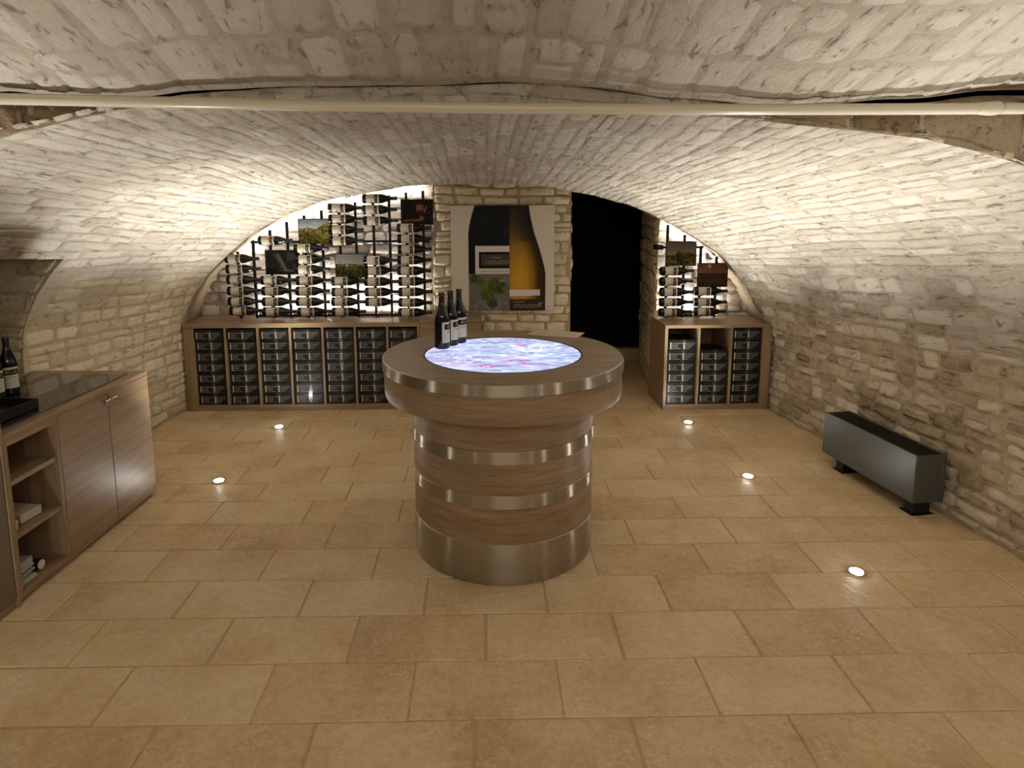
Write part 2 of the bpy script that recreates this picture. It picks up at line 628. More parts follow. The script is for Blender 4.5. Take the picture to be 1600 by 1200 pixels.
def print_mat(name, rough=0.5, emit=0.0):
    m, nt, b = new_mat(name)
    a = nd(nt, 'ShaderNodeAttribute', attribute_name='print')
    if emit > 0:
        b.inputs['Base Color'].default_value = (0.02, 0.02, 0.02, 1)
        nt.links.new(a.outputs['Color'], b.inputs['Emission Color'])
        b.inputs['Emission Strength'].default_value = emit
    else:
        nt.links.new(a.outputs['Color'], b.inputs['Base Color'])
    b.inputs['Roughness'].default_value = rough
    b.inputs['Specular IOR Level'].default_value = 0.12
    return m


M_PRINT = print_mat('colour print', 0.5)
M_PRINT_GLOSS = print_mat('satin colour print', 0.35)
M_SCREEN = print_mat('lit screen picture', 0.1, 0.56)


def glass_top_mat():
    m, nt, b = new_mat('clear glass pane')
    tr = nd(nt, 'ShaderNodeBsdfTransparent')
    tr.inputs['Color'].default_value = (0.80, 0.86, 0.80, 1)
    gl = nd(nt, 'ShaderNodeBsdfGlossy')
    gl.inputs['Roughness'].default_value = 0.02
    fr = nd(nt, 'ShaderNodeFresnel')
    fr.inputs['IOR'].default_value = 1.55
    mx = nd(nt, 'ShaderNodeMixShader')
    nt.links.new(math_n(nt, 'MULTIPLY', fr.outputs[0], 1.6), mx.inputs[0])
    nt.links.new(tr.outputs[0], mx.inputs[1])
    nt.links.new(gl.outputs[0], mx.inputs[2])
    nt.links.new(mx.outputs[0], nt.nodes['Material Output'].inputs['Surface'])
    nt.nodes.remove(b)
    return m


M_GLASS = glass_top_mat()

# ------------------------------------------------------------------ the vault: two cross sections, blended along the room
YB, YS = 5.45, 2.4          # back lip of the vault, seam below the ceiling pipe
PAIRS = [((-2.63, 0), (-3.03, 0)), ((-2.63, .4), (-3.07, .4)), ((-2.61, .77), (-3.105, .77)), ((-2.541, .975), (-3.11, 1.04)),
         ((-2.45, 1.10), (-3.09, 1.20)), ((-2.358, 1.226), (-2.99, 1.38)), ((-2.182, 1.39), (-2.83, 1.59)), ((-1.953, 1.57), (-2.55, 1.785)),
         ((-1.672, 1.716), (-2.2, 1.925)), ((-1.395, 1.818), (-1.775, 2.032)), ((-1.065, 1.891), (-1.35, 2.122)), ((-.737, 1.933), (-.9, 2.155)),
         ((-.41, 1.953), (-.45, 2.168)), ((.1, 1.964), (.1, 2.168)), ((.757, 1.893), (.75, 2.108)), ((1.07, 1.832), (1.2, 2.062)),
         ((1.406, 1.732), (1.7, 2.005)), ((1.631, 1.627), (2.05, 1.913)), ((1.802, 1.532), (2.25, 1.815)), ((1.975, 1.42), (2.45, 1.69)),
         ((2.15, 1.268), (2.63, 1.51)), ((2.302, 1.053), (2.76, 1.25)), ((2.42, .86), (2.81, 1.0)), ((2.50, .65), (2.81, .75)),
         ((2.505, .4), (2.77, .4)), ((2.49, 0), (2.715, 0))]


def catmull(pts, n=16):
    P = np.array(pts, float)
    P = np.vstack([2 * P[0] - P[1], P, 2 * P[-1] - P[-2]])
    out = []
    for i in range(1, len(P) - 2):
        for t in np.arange(n) / n:
            a, b, c, d = P[i - 1], P[i], P[i + 1], P[i + 2]
            out.append(.5 * ((2 * b) + (c - a) * t + (2 * a - 5 * b + 4 * c - d) * t * t + (3 * b - a - 3 * c + d) * t ** 3))
    out.append(P[-2])
    return np.array(out)


CB, CS = catmull([p[0] for p in PAIRS]), catmull([p[1] for p in PAIRS])
_mid = (CB + CS) / 2
_arc = np.concatenate([[0], np.cumsum(np.linalg.norm(np.diff(_mid, axis=0), axis=1))])
ARC_L = _arc[-1]
V_LEFT = _arc[16 * 5]          # where the left wall becomes vault
V_RIGHT = _arc[16 * 20]        # where the vault becomes the right wall


def vault(y, v):
    """point of the smooth vault; y along the room, v metres along the section from the left floor"""
    y, v = np.asarray(y, float), np.asarray(v, float)
    k = (YB - y) / (YB - YS)
    bx, bz = np.interp(v, _arc, CB[:, 0]), np.interp(v, _arc, CB[:, 1])
    sx, sz = np.interp(v, _arc, CS[:, 0]), np.interp(v, _arc, CS[:, 1])
    return np.stack([bx + (sx - bx) * k, y, bz + (sz - bz) * k], -1)


def lump(y, v):
    return 0.016 * vnoise(y * 1.7, v * 1.7, 3) + 0.008 * vnoise(y * 5, v * 5, 5)


def surf_vault(y, v, h):
    e = 0.02
    p = vault(y, v)
    a = vault(y, np.minimum(v + e, ARC_L)) - vault(y, np.maximum(v - e, 0))
    b = vault(y + e, v) - vault(y - e, v)
    n = np.cross(b, a)
    n = n / np.linalg.norm(n, axis=-1, keepdims=True)
    c = np.stack([0 * y, 0 * y, 0 * y + 1.0], -1) - np.stack([p[..., 0], 0 * y, p[..., 2]], -1)
    s = np.sign((n * c).sum(-1, keepdims=True))
    s[s == 0] = 1
    return p + n * s * (np.asarray(h) + lump(y, v))[..., None]


def px_of(P):
    d = np.asarray(P, float) - np.array([0, 0, H])
    z = d @ np.array(FW)
    z = np.where(z < .05, .05, z)
    return CX + FPX * (d @ np.array(RT)) / z, CY - FPX * (d @ np.array(UP)) / z, d @ np.array(FW)


def warp(u, v, seed):
    return u + .02 * vnoise(u * 2.2, v * 3.1, seed), v + .018 * vnoise(u * 1.6, v * 2.0, seed + 1) + .006 * vnoise(u * 6, v * 5, seed + 2)


def one_stone(surf, u0, u1, v0, v1, seed, proud, rough=0.006, base=-.010):
    """one rubble stone: 10-sided outline, three rings and a middle"""
    cu, cv, a, b = (u0 + u1) / 2, (v0 + v1) / 2, (u1 - u0) / 2, (v1 - v0) / 2
    c = min(a, b) * random.uniform(.22, .5)
    O = [(-a + c, -b), (0, -b), (a - c, -b), (a, -b + c), (a, b - c), (a - c, b), (0, b), (-a + c, b), (-a, b - c), (-a, -b + c)]
    j = min(.008, b * .14)
    O = np.array([(x + random.uniform(-j, j), y + random.uniform(-j, j)) for x, y in O])
    ins = max(.6, 1 - .016 / max(b, .02))
    insA = max(.6, 1 - .016 / max(a, .02))
    R1 = O * np.array([[max(.9, insA + .06), max(.88, ins + .08)]])
    R2 = O * np.array([[insA * .84, ins * .74]])
    tx, ty = random.uniform(-1, 1) * proud * .35, random.uniform(-1, 1) * proud * .35
    h = []
    for x, y in R1:
        h.append(proud * .62 + random.uniform(-rough, rough) * .5 + tx * x / a + ty * y / b)
    h2 = [proud + random.uniform(-rough, rough) + tx * x / a + ty * y / b for x, y in R2]
    q = np.vstack([O, R1, R2, [[0, 0]]])
    hh = np.array([base] * 10 + h + h2 + [proud + random.uniform(-rough, rough)])
    U, V = warp(cu + q[:, 0], cv + q[:, 1], seed)
    P = surf(U, V, hh)
    f = []
    for k in (0, 1):
        for i in range(10):
            n = (i + 1) % 10
            f.append((k * 10 + i, k * 10 + n, (k + 1) * 10 + n, (k + 1) * 10 + i))
    for i in range(10):
        f.append((20 + i, 20 + (i + 1) % 10, 30))
    return P, f


def lay_stones(surf, u0, u1, v0, v1, rows, lens, gap, proud, seed, keep=None, tone=(0.2, 0.95), rough=.006, base=-.010, pscale=None):
    """courses along u; rows/lens = (min, max) size of stones; returns a list of (verts, faces, tone)"""
    out = []
    v = v0
    while v < v1 - .025:
        hgt = min(random.uniform(*rows), v1 - v)
        u = u0 - random.uniform(0, lens[1] * .6)
        while u < u1 - .02:
            ln = random.uniform(*lens)
            a, b = max(u, u0), min(u + ln, u1)
            if b - a > .05 and (keep is None or keep((a + b) / 2, v + hgt / 2, a, b)):
                g = random.uniform(*gap) / 2
                # now and then two flat stones share a course
                if hgt > .085 and random.random() < .12:
                    m = v + hgt * random.uniform(.4, .6)
                    cells = [(v, m), (m, v + hgt)]
                else:
                    cells = [(v, v + hgt)]
                for (p, q) in cells:
                    out.append(one_stone(surf, a + g, b - g, p + g * .8, q - g * .8, seed, random.uniform(*proud) * (1 if pscale is None else pscale(v)), rough, base) + (random.uniform(*tone),))
            u += ln
        v += hgt
    return out


def emit_stones(stones, parent, mat, flip=False, limit=300):
    """the stones that show largest become parts of their own, the rest ONE part"""
    def size(s):
        x, y, z = px_of(s[0][20:30])
        if z.min() < .1 or x.max() < 0 or x.min() > 1600 or y.max() < 0 or y.min() > 1200:
            return 0
        return .5 * abs(np.dot(x, np.roll(y, -1)) - np.dot(y, np.roll(x, -1)))
    stones = sorted(stones, key=size, reverse=True)
    rest_v, rest_f, rest_t = [], [], []
    for k, (P, f, t) in enumerate(stones):
        if flip:
            f = [tuple(reversed(q)) for q in f]
        if k < limit and size(stones[k]) > 40:
            c = P[30]
            m = bpy.data.meshes.new('stone')
            m.from_pydata([tuple(q - c) for q in P], [], f)
            m.attributes.new('tone', 'FLOAT', 'POINT').data.foreach_set('value', np.full(len(P), t, np.float32))
            m.materials.append(mat)
            m.shade_smooth()
            link('stone', m, parent, tuple(c))
        else:
            n = len(rest_v)
            rest_v.extend(tuple(q) for q in P)
            rest_f.extend(tuple(i + n for i in q) for q in f)
            rest_t.extend([t] * len(P))
    if rest_v:
        m = bpy.data.meshes.new('small_stones')
        m.from_pydata(rest_v, [], rest_f)
        m.attributes.new('tone', 'FLOAT', 'POINT').data.foreach_set('value', np.array(rest_t, np.float32))
        m.materials.append(mat)
        m.shade_smooth()
        o = link('small_stones', m, parent)
        o['kind'] = 'stuff'
        o['label'] = 'remaining small rubble stones of the surface'


def grid_faces(nu, nv, keep=None):
    f = []
    for i in range(nu - 1):
        for j in range(nv - 1):
            if keep is None or keep(i, j):
                f.append((i * nv + j, i * nv + j + 1, (i + 1) * nv + j + 1, (i + 1) * nv + j))
    return f


def sheet(name, surf, us, vs, mat, keep=None, parent=None, relief=.005, seed=1):
    U, V = np.meshgrid(us, vs, indexing='ij')
    hh = relief * fbm(U * 9, V * 9, seed, 3) - .001
    P = surf(U.ravel(), V.ravel(), hh.ravel())
    mb = MB()
    mb.add(P, grid_faces(len(us), len(vs), None if keep is None else (lambda i, j: keep((us[i] + us[i + 1]) / 2, (vs[j] + vs[j + 1]) / 2))))
    return mb.build(name, mat, parent, True)


# recess in the left wall: everything nearer than YJ and below its soffit is cut away
YJ = 3.85
soffit = lambda y: 1.495 + .1 * (YJ - y)


def not_recess(y, v):
    return not (y < YJ and v < 3.2 and vault(y, v)[2] < soffit(y) - .03 and vault(y, v)[0] < -2.0)


us = np.linspace(YS, YB, 92)
us[np.argmin(abs(us - YJ))] = YJ
wall_left = tag(sheet('wall_left', surf_vault, us, np.linspace(0, V_LEFT, 40), M_LEFT_MORTAR, not_recess), kind='structure')
ceiling = tag(sheet('ceiling', surf_vault, us, np.linspace(V_LEFT, V_RIGHT, 130), M_VAULT_MORTAR, not_recess, None, .003), kind='structure')
wall_right = tag(sheet('wall_right', surf_vault, us, np.linspace(V_RIGHT, ARC_L, 40), M_RIGHT_MORTAR), kind='structure')
keep_l = lambda u, v, a, b: not_recess(a, v) and not_recess(b, v)
emit_stones(lay_stones(surf_vault, YS, YB, .01, V_LEFT, (.06, .115), (.12, .32), (.008, .02), (.004, .014), 11, keep_l), wall_left, M_LEFT, True)
emit_stones(lay_stones(surf_vault, YS, YB, V_LEFT, V_RIGHT, (.055, .095), (.16, .36), (.004, .011), (.001, .008), 12, keep_l, (.25, .9), .005, -.008), ceiling, M_VAULT, True)
emit_stones(lay_stones(surf_vault, YS, YB, V_RIGHT, ARC_L - .01, (.06, .12), (.09, .28), (.008, .024), (.004, .022), 13, None, (0.0, 1.0), .006, -.008, lambda v: .25 + .75 * min(1, max(0, (v - V_RIGHT) / .55))), wall_right, M_RIGHT, True)


# ---- recess in the left wall
def jamb_x(z):
    vv = np.linspace(0, 3.2, 300)
    P = vault(np.full(300, YJ), vv)
    return np.interp(z, P[:, 2], P[:, 0])


def surf_jamb(u, v, h):
    u, v = np.asarray(u, float), np.asarray(v, float)
    return np.stack([jamb_x(v) - u, YJ - np.asarray(h) - .006 * vnoise(u * 4, v * 4, 9), v], -1)


jamb = tag(sheet('wall_left_recess_side', surf_jamb, np.linspace(-.004, .95, 24), np.linspace(0, soffit(YJ), 40), M_LEFT_MORTAR), kind='structure')
emit_stones(lay_stones(surf_jamb, .005, .93, .01, soffit(YJ) - .01, (.07, .12), (.14, .34), (.01, .02), (.003, .012), 14), jamb, M_LEFT)
mb = MB()
mb.add([(-3.62, YJ, soffit(YJ)), (-2.40, YJ, soffit(YJ) + .004), (-2.40, YS - .05, soffit(YS)), (-3.62, YS - .05, soffit(YS))], [(0, 1, 2, 3)])
# trim the soffit to the vault line
mb.v = [(-3.62, YJ, soffit(YJ))] + [(-3.62, YS - .05, soffit(YS))]
ys = np.linspace(YJ, YS, 14)
row = []
for y in ys:
    vv = np.linspace(1.0, 3.2, 200)
    P = vault(np.full(200, y), vv)
    x = np.interp(soffit(y), P[:, 2], P[:, 0])
    row.append((x + .004, y, soffit(y)))
mb.v, mb.f = [], []
for (x, y, z) in row:
    mb.v += [(-3.62, y, z), (x, y, z)]
mb.f = [(2 * i, 2 * i + 1, 2 * i + 3, 2 * i + 2) for i in range(len(row) - 1)]
tag(mb.build('ceiling_recess', M_LEFT_MORTAR), kind='structure')
tag(MB().add([(-3.60, YJ, 0), (-3.60, YJ, 1.7), (-3.60, 2.2, 1.7), (-3.60, 2.2, 0)], [(0, 1, 2, 3)]).build('wall_left_recess_back', M_LEFT_MORTAR), kind='structure')

# ---- nearer part of the vault, above and behind the camera
NEAR = catmull([(-3.35, 0), (-3.35, .8), (-3.33, 1.5), (-3.1, 1.9), (-2.6, 2.12), (-2.1, 2.18), (-1.756, 2.192), (-1.297, 2.168), (-.945, 2.203), (-.361, 2.207),
                (.109, 2.204), (.583, 2.175), (1.014, 2.140), (1.3, 2.142), (1.542, 2.149), (2.023, 2.163), (2.45, 2.12), (2.85, 1.9), (3.05, 1.5), (3.08, .8), (3.08, 0)], 10)
_narc = np.concatenate([[0], np.cumsum(np.linalg.norm(np.diff(NEAR, axis=0), axis=1))])


def near_rise(y):
    d = np.clip(YS - np.asarray(y, float), 0, 1.1)
    return .333 * d


def surf_near(y, v, h):
    y, v = np.asarray(y, float), np.asarray(v, float)
    x, z = np.interp(v, _narc, NEAR[:, 0]), np.interp(v, _narc, NEAR[:, 1])
    zz = z * (1 + near_rise(y) / 2.2)
    dx, dz = np.interp(v + .03, _narc, NEAR[:, 0]) - np.interp(v - .03, _narc, NEAR[:, 0]), np.interp(v + .03, _narc, NEAR[:, 1]) - np.interp(v - .03, _narc, NEAR[:, 1])
    L = np.hypot(dx, dz) + 1e-9
    hh = np.asarray(h) + lump(y, v + 20)
    return np.stack([x + dz / L * hh, y, zz - dx / L * hh], -1)


NEAR_N = 8.0
nl, nr = np.interp(-2.6, NEAR[:60, 0], _narc[:60]) if False else _narc[40], _narc[160]
nys = np.concatenate([np.linspace(-2.6, 1.1, 20), np.linspace(1.15, YS, 40)])
near_ceiling = tag(sheet('ceiling_front', surf_near, nys, np.linspace(nl, nr, 110), M_VAULT_MORTAR, None, None, .0022), kind='structure')
tag(sheet('wall_left_front', surf_near, nys, np.linspace(0, nl, 16), M_LEFT_MORTAR), kind='structure')
tag(sheet('wall_right_front', surf_near, nys, np.linspace(nr, _narc[-1], 16), M_RIGHT_MORTAR), kind='structure')
emit_stones(lay_stones(lambda v, y, h: surf_near(y, v, h), nl, nr, 1.2, YS - .012, (.20, .30), (.09, .19), (.012, .03), (.003, .006), 21, None, (.3, .9), .002, -.006), near_ceiling, M_VAULT)
mb = MB()
mb.add([(-3.6, -2.6, 0), (3.3, -2.6, 0), (3.3, -2.6, 2.9), (-3.6, -2.6, 2.9)], [(0, 1, 2, 3)])
tag(mb.build('wall_front', M_LEFT_MORTAR), kind='structure')


for (x0, x1) in ((-3.62, -2.98), (2.70, 3.12)):
    tag(MB().box(x0, x1, YS - .02, YS + .0, 0, 1.78).build('wall_return', M_LEFT_MORTAR), kind='structure')


# ---- end face of the lower vault, seen below the crack at the ceiling pipe
_e = np.linspace(_narc[20], _narc[190], 400)
_EDGE = surf_near(np.full(400, YS), _e, np.zeros(400))


def face_z(x):
    lo = np.interp(x, CS[100:330, 0], CS[100:330, 1])
    hi = np.interp(x, _EDGE[:, 0], _EDGE[:, 2])
    gap = np.interp(x, [-2.2, -1.5, -1.0, -.7, .8, 1.1, 1.5, 2.4], [.012, .009, .001, -.007, -.007, .002, .007, .010]) + .003 * vnoise(x * 9, x * 0, 17)
    return lo, np.maximum(hi - gap, lo + .012)


def surf_face(u, v, h):
    u, v = np.asarray(u, float), np.asarray(v, float)
    lo, hi = face_z(u)
    return np.stack([u, YS + .012 - np.asarray(h) - .008 * vnoise(u * 5, v * 5, 4), lo - .006 + (hi - lo) * v], -1)


face = tag(sheet('ceiling_arch_face', surf_face, np.linspace(-3.0, 2.78, 110), np.linspace(0, 1, 6), M_VAULT_MORTAR), kind='structure')
fs = []
u = -2.95
while u < 2.72:
    ln = random.uniform(.2, .42)
    fs.append(one_stone(surf_face, u + .006, min(u + ln, 2.74) - .006, .0, .97, 31, random.uniform(.004, .012)) + (random.uniform(.2, .9),))
    u += ln
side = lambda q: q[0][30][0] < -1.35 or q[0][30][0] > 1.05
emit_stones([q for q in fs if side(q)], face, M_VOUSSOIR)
emit_stones([q for q in fs if not side(q)], face, M_VAULT)


# ---- back of the room
def lip(v):
    p = vault(np.full(np.shape(v), YB), v)
    return p


def surf_reveal(y, v, h):
    """rough reveal running back from the lip of the vault"""
    y, v = np.asarray(y, float), np.asarray(v, float)
    p = vault(np.full(v.shape, YB), v)
    q = surf_vault(np.full(v.shape, YB), v, h * 0 - .022) - surf_vault(np.full(v.shape, YB), v, h * 0)
    k = np.clip((y - YB) / .05, 0, 1)
    base = surf_vault(np.full(v.shape, YB), v, h)
    r = base + q * (k + .5 * np.clip((y - YB) / .4, 0, 1))[:, None] + q * (.6 * vnoise(y * 9, v * 7, 8))[:, None] * k[:, None]
    r[:, 1] = y
    return r


tag(sheet('trim_1', surf_reveal, np.array([5.45, 5.465, 5.49, 5.55, 5.62, 5.70, 5.78, 5.86, 5.95]), np.linspace(.0, ARC_L, 190), M_BACK_MORTAR, None, None, .012), kind='structure')


def surf_plane(p0, p1):
    """upright plane through two floor points, facing the left of p0 -> p1 reversed (towards the camera)"""
    p0, p1 = np.array(p0, float), np.array(p1, float)
    d = (p1 - p0) / np.linalg.norm(p1 - p0)
    n = np.array([d[1], -d[0]])

    def s(u, v, h):
        u, v = np.asarray(u, float), np.asarray(v, float)
        hh = np.asarray(h) + .008 * vnoise(u * 4 + 3, v * 4, 6)
        return np.stack([p0[0] + d[0] * u + n[0] * hh, p0[1] + d[1] * u + n[1] * hh, v], -1)
    return s, np.linalg.norm(p1 - p0)


YP = 5.75     # face of the pier that carries the poster
back_stones, bay_stones = [], []
wall_back = None
for (p0, p1, z1, rows, lens, proud) in (((-.455, YP), (.80, YP), 2.08, (.07, .125), (.12, .36), (.006, .024)),
                                        ((-2.80, 5.84), (-.455, 5.84), 2.08, (.07, .13), (.12, .34), (.006, .03)),
                                        ((1.61, 5.87), (2.75, 5.87), 2.0, (.07, .13), (.12, .34), (.006, .03)),
                                        ((1.80, 7.15), (1.60, 5.76), 2.0, (.12, .2), (.2, .5), (.004, .014)),
                                        ((-.455, 5.95), (-.455, YP), 2.08, (.09, .14), (.1, .2), (.003, .010)),
                                        ((.80, YP), (.80, 7.2), 2.08, (.10, .16), (.2, .4), (.004, .012)),
                                        ((1.60, 5.76), (1.62, 5.87), 2.0, (.12, .2), (.1, .12), (.003, .008))):
    s, L = surf_plane(p0, p1)
    bay = abs(p0[1] - p1[1]) < .001 and p0[1] > 5.8
    o = sheet('wall_back' if wall_back is None else 'wall_back_piece', s, np.linspace(0, L, max(2, int(L / .05))), np.linspace(0, z1, 46), M_BAY_MORTAR if bay else M_BACK_MORTAR, None, None)
    if wall_back is None:
        wall_back = tag(o, kind='structure')
    else:
        o.name = 'mortar_face'
        o.parent = wall_back
    (bay_stones if bay else back_stones).extend(lay_stones(s, .002, L - .002, .01, z1, rows, lens, (.008, .018), proud, 40 + len(back_stones)))
emit_stones(back_stones, wall_back, M_BACK, False, 170)
emit_stones(bay_stones, wall_back, M_BAY, False, 130)

# doorway: stone step, side walls above, black ledged door
mb = MB().box(.78, 2.2, 7.14, 7.4, -.02, .13, .012)
tag(mb.build('stair_step', M_BACK, None), kind='structure').name = 'trim_2'
door = tag(bpy.data.objects.new('door_1', None), kind='structure')
COL.objects.link(door)
door.location = (.78, 7.22, .13)
for k in range(8):
    MB().box(k * .135 + .002, k * .135 + .133, 0, .03, .01, 1.95, .004).build('plank', M_DOOR, door)
for z in (.25, .95, 1.62):
    MB().box(.03, 1.05, -.022, 0, z, z + .12, .004).build('ledge', M_DOOR, door)
mb = MB()
mb.add([(.05, -.02, 1.55), (.05, -.02, 1.66), (1.0, -.02, 1.1), (1.0, -.02, .99), (.05, 0, 1.55), (.05, 0, 1.66), (1.0, 0, 1.1), (1.0, 0, .99)],
       [(0, 1, 2, 3), (4, 7, 6, 5), (0, 4, 5, 1), (2, 6, 7, 3), (1, 5, 6, 2), (0, 3, 7, 4)])
mb.build('brace', M_DOOR, door)
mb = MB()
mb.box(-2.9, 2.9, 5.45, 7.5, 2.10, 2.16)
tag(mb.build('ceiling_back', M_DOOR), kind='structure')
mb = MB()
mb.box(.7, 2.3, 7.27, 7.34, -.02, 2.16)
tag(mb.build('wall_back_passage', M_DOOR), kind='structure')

# ------------------------------------------------------------------ floor
floor = tag(MB().add([(-3.7, -2.7, -.004), (3.4, -2.7, -.004), (3.4, 7.4, -.004), (-3.7, 7.4, -.004)], [(0, 1, 2, 3)]).build('floor', M_GROUT), kind='structure')
ROWS = [1.38, 1.665, 1.952, 2.239, 2.527, 2.803, 3.083, 3.352, 3.627, 3.885, 4.143, 4.408, 4.66, 4.905, 5.15, 5.40, 5.70, 6.0, 6.3, 6.6, 6.9, 7.15]
for r in range(len(ROWS) - 1):
    y0, y1 = ROWS[r], ROWS[r + 1]
    off = -.82 + (.272 if r % 2 else 0) + (0 if 1 < r < 6 else random.uniform(-.1, .1))
    x = off - .5445 * 6
    lim = (-3.05, 2.9) if y0 < 5.4 else (.78, 1.9)
    while x < lim[1]:
        a, b = max(x, lim[0]), min(x + .5445, lim[1])
        x += .5445
        if b - a < .05:
            continue
        g = random.uniform(.0022, .0042)
        dz = random.uniform(-.0012, .0012)
        j = [random.uniform(-.0015, .0015) for _ in range(4)]
        mb = MB().box(-(b - a) / 2 + g + j[0], (b - a) / 2 - g + j[1], -(y1 - y0) / 2 + g + j[2], (y1 - y0) / 2 - g + j[3], -.03, dz, .004)
        mb.build('tile', M_TILE, floor, False, ((a + b) / 2, (y0 + y1) / 2, 0))

# ------------------------------------------------------------------ ceiling pipe
pipe = thing('ceiling_pipe', 'cream painted pipe running across the room just below the vaulted ceiling', 'pipe', (0, 2.335, 2.11))
pts = [(-3.25, 0, .055), (-2.4, 0, .046), (-1.7, 0, .037), (-1.0, 0, .020), (-.3, 0, .006), (.4, 0, -.003), (1.0, 0, -.007), (2.0, 0, -.006), (3.05, 0, .0)]
mb = MB()
cc = catmull(pts, 6)
mb.tube([tuple(q) for q in cc], .0205, 20)
mb.build('pipe', M_PIPE, pipe, True)
MB().tube([(1.80, 0, -.006), (1.815, 0, -.006), (1.85, 0, -.006), (1.875, 0, -.004), (1.89, 0, -.006)], [.0206, .0225, .026, .025, .0206], 20).build('coupling', M_PIPE, pipe, True)

# ------------------------------------------------------------------ floor uplights
for i, (x, y, k) in enumerate(UPLIGHTS):
    lab = ['round lit floor uplight on the left, before the oak sideboard doors', 'round lit floor uplight on the left, before the long carton shelf',
           'round lit floor uplight on the right, before the small carton shelf', 'round lit floor uplight on the right, level with the far end of the heater',
           'round lit floor uplight on the right, nearest to the camera in view'][i] if i < 5 else 'added unseen floor uplight %s' % ['beside the camera on the right', 'beside the camera on the left', 'behind the camera on the right', 'behind the camera on the left', 'far behind the camera on the right', 'far behind the camera on the left'][i - 5]
    t = thing('floor_uplight', lab, 'light', (x, y, 0), 0, 'floor uplights')
    MB().lathe([(.030, -.02), (.030, .0025), (.033, .004), (.043, .0035), (.045, .0005)], 28).build('ring', M_CHROME, t, 'auto')
    MB().lathe([(.0, .0095), (.012, .0088), (.022, .0068), (.030, .003)], 24).build('lens', M_LENS, t, True)

# ------------------------------------------------------------------ round tasting table
TX, TY = .095, 3.195
tt = thing('tasting_table', 'large round oak and steel tasting table with a lit screen in its top', 'table', (TX, TY, 0))
RS = .405


def ring(r0, r1, z0, z1, n=96, b=.003):
    return MB().lathe([(r0, z0), (r1 - b, z0), (r1, z0 + b), (r1, z1 - b), (r1 - b, z1), (r0, z1)], n)


def open_ring(r0, r1, z0, z1, n=96, b=.002):
    mb = MB()
    prof = [(r0, z0), (r1 - b, z0), (r1, z0 + b), (r1, z1 - b), (r1 - b, z1), (r0, z1)]
    vs, fs = [], []
    for (r, z) in prof:
        for i in range(n):
            a = 2 * PI * i / n
            vs.append((r * math.cos(a), r * math.sin(a), z))
    k = len(prof)
    for q in range(k):
        for i in range(n):
            j = (i + 1) % n
            fs.append((q * n + i, q * n + j, ((q + 1) % k) * n + j, ((q + 1) % k) * n + i))
    return mb.add(vs, fs)


open_ring(RS + .006, .616, .962, 1.010).build('tabletop', wood('oak tabletop', 'x', (126, 108, 88), (166, 146, 122), .38), tt, 'auto')
open_ring(.612, .619, .957, 1.011, 96, .001).build('rim_band', M_STEEL, tt, 'auto')
MB().lathe([(.40, .955), (.609, .955), (.611, .95), (.611, .84), (.606, .824), (.590, .817), (.40, .817)], 96).build('apron', M_OAK_R, tt, 'auto')
for z0, z1 in ((.657, .822), (.444, .594), (.204, .380)):
    MB().lathe([(.44, z0), (.468, z0), (.468, z1), (.44, z1)], 96).build('drum', M_OAK_R, tt, 'auto')
for z0, z1 in ((.594, .657), (.380, .444)):
    bd = MB().lathe([(.44, z0), (.470, z0), (.4715, z0 + .0015), (.4715, z1 - .0015), (.470, z1), (.44, z1)], 96).build('steel_band', M_STEEL, tt, 'auto')
    for k in range(10):
        a = -PI / 2 + .16 + (k - 5) * .63
        MB().lathe([(.0, -.001), (.004, -.001), (.0035, .001), (.0, .0015)], 8).build('screw', M_CHROME, bd, True, (.4715 * math.cos(a), .4715 * math.sin(a), (z0 + z1) / 2)).rotation_euler = (PI / 2, 0, a + PI / 2)
rb = [o for o in tt.children if o.name.startswith('rim_band')][0]
for k in range(10):
    a = -PI / 2 + .14 + (k - 5) * .63
    MB().lathe([(.0, -.001), (.004, -.001), (.0035, .001), (.0, .0015)], 8).build('screw', M_CHROME, rb, True, (.619 * math.cos(a), .619 * math.sin(a), .984)).rotation_euler = (PI / 2, 0, a + PI / 2)
MB().lathe([(.44, .004), (.470, .004), (.4725, .008), (.4725, .202), (.470, .204), (.44, .204)], 96).build('base_band', M_STEEL, tt, 'auto')
open_ring(RS - .002, RS + .006, .975, 1.0105, 96, .001).build('screen_rim', M_BLACK, tt, 'auto')


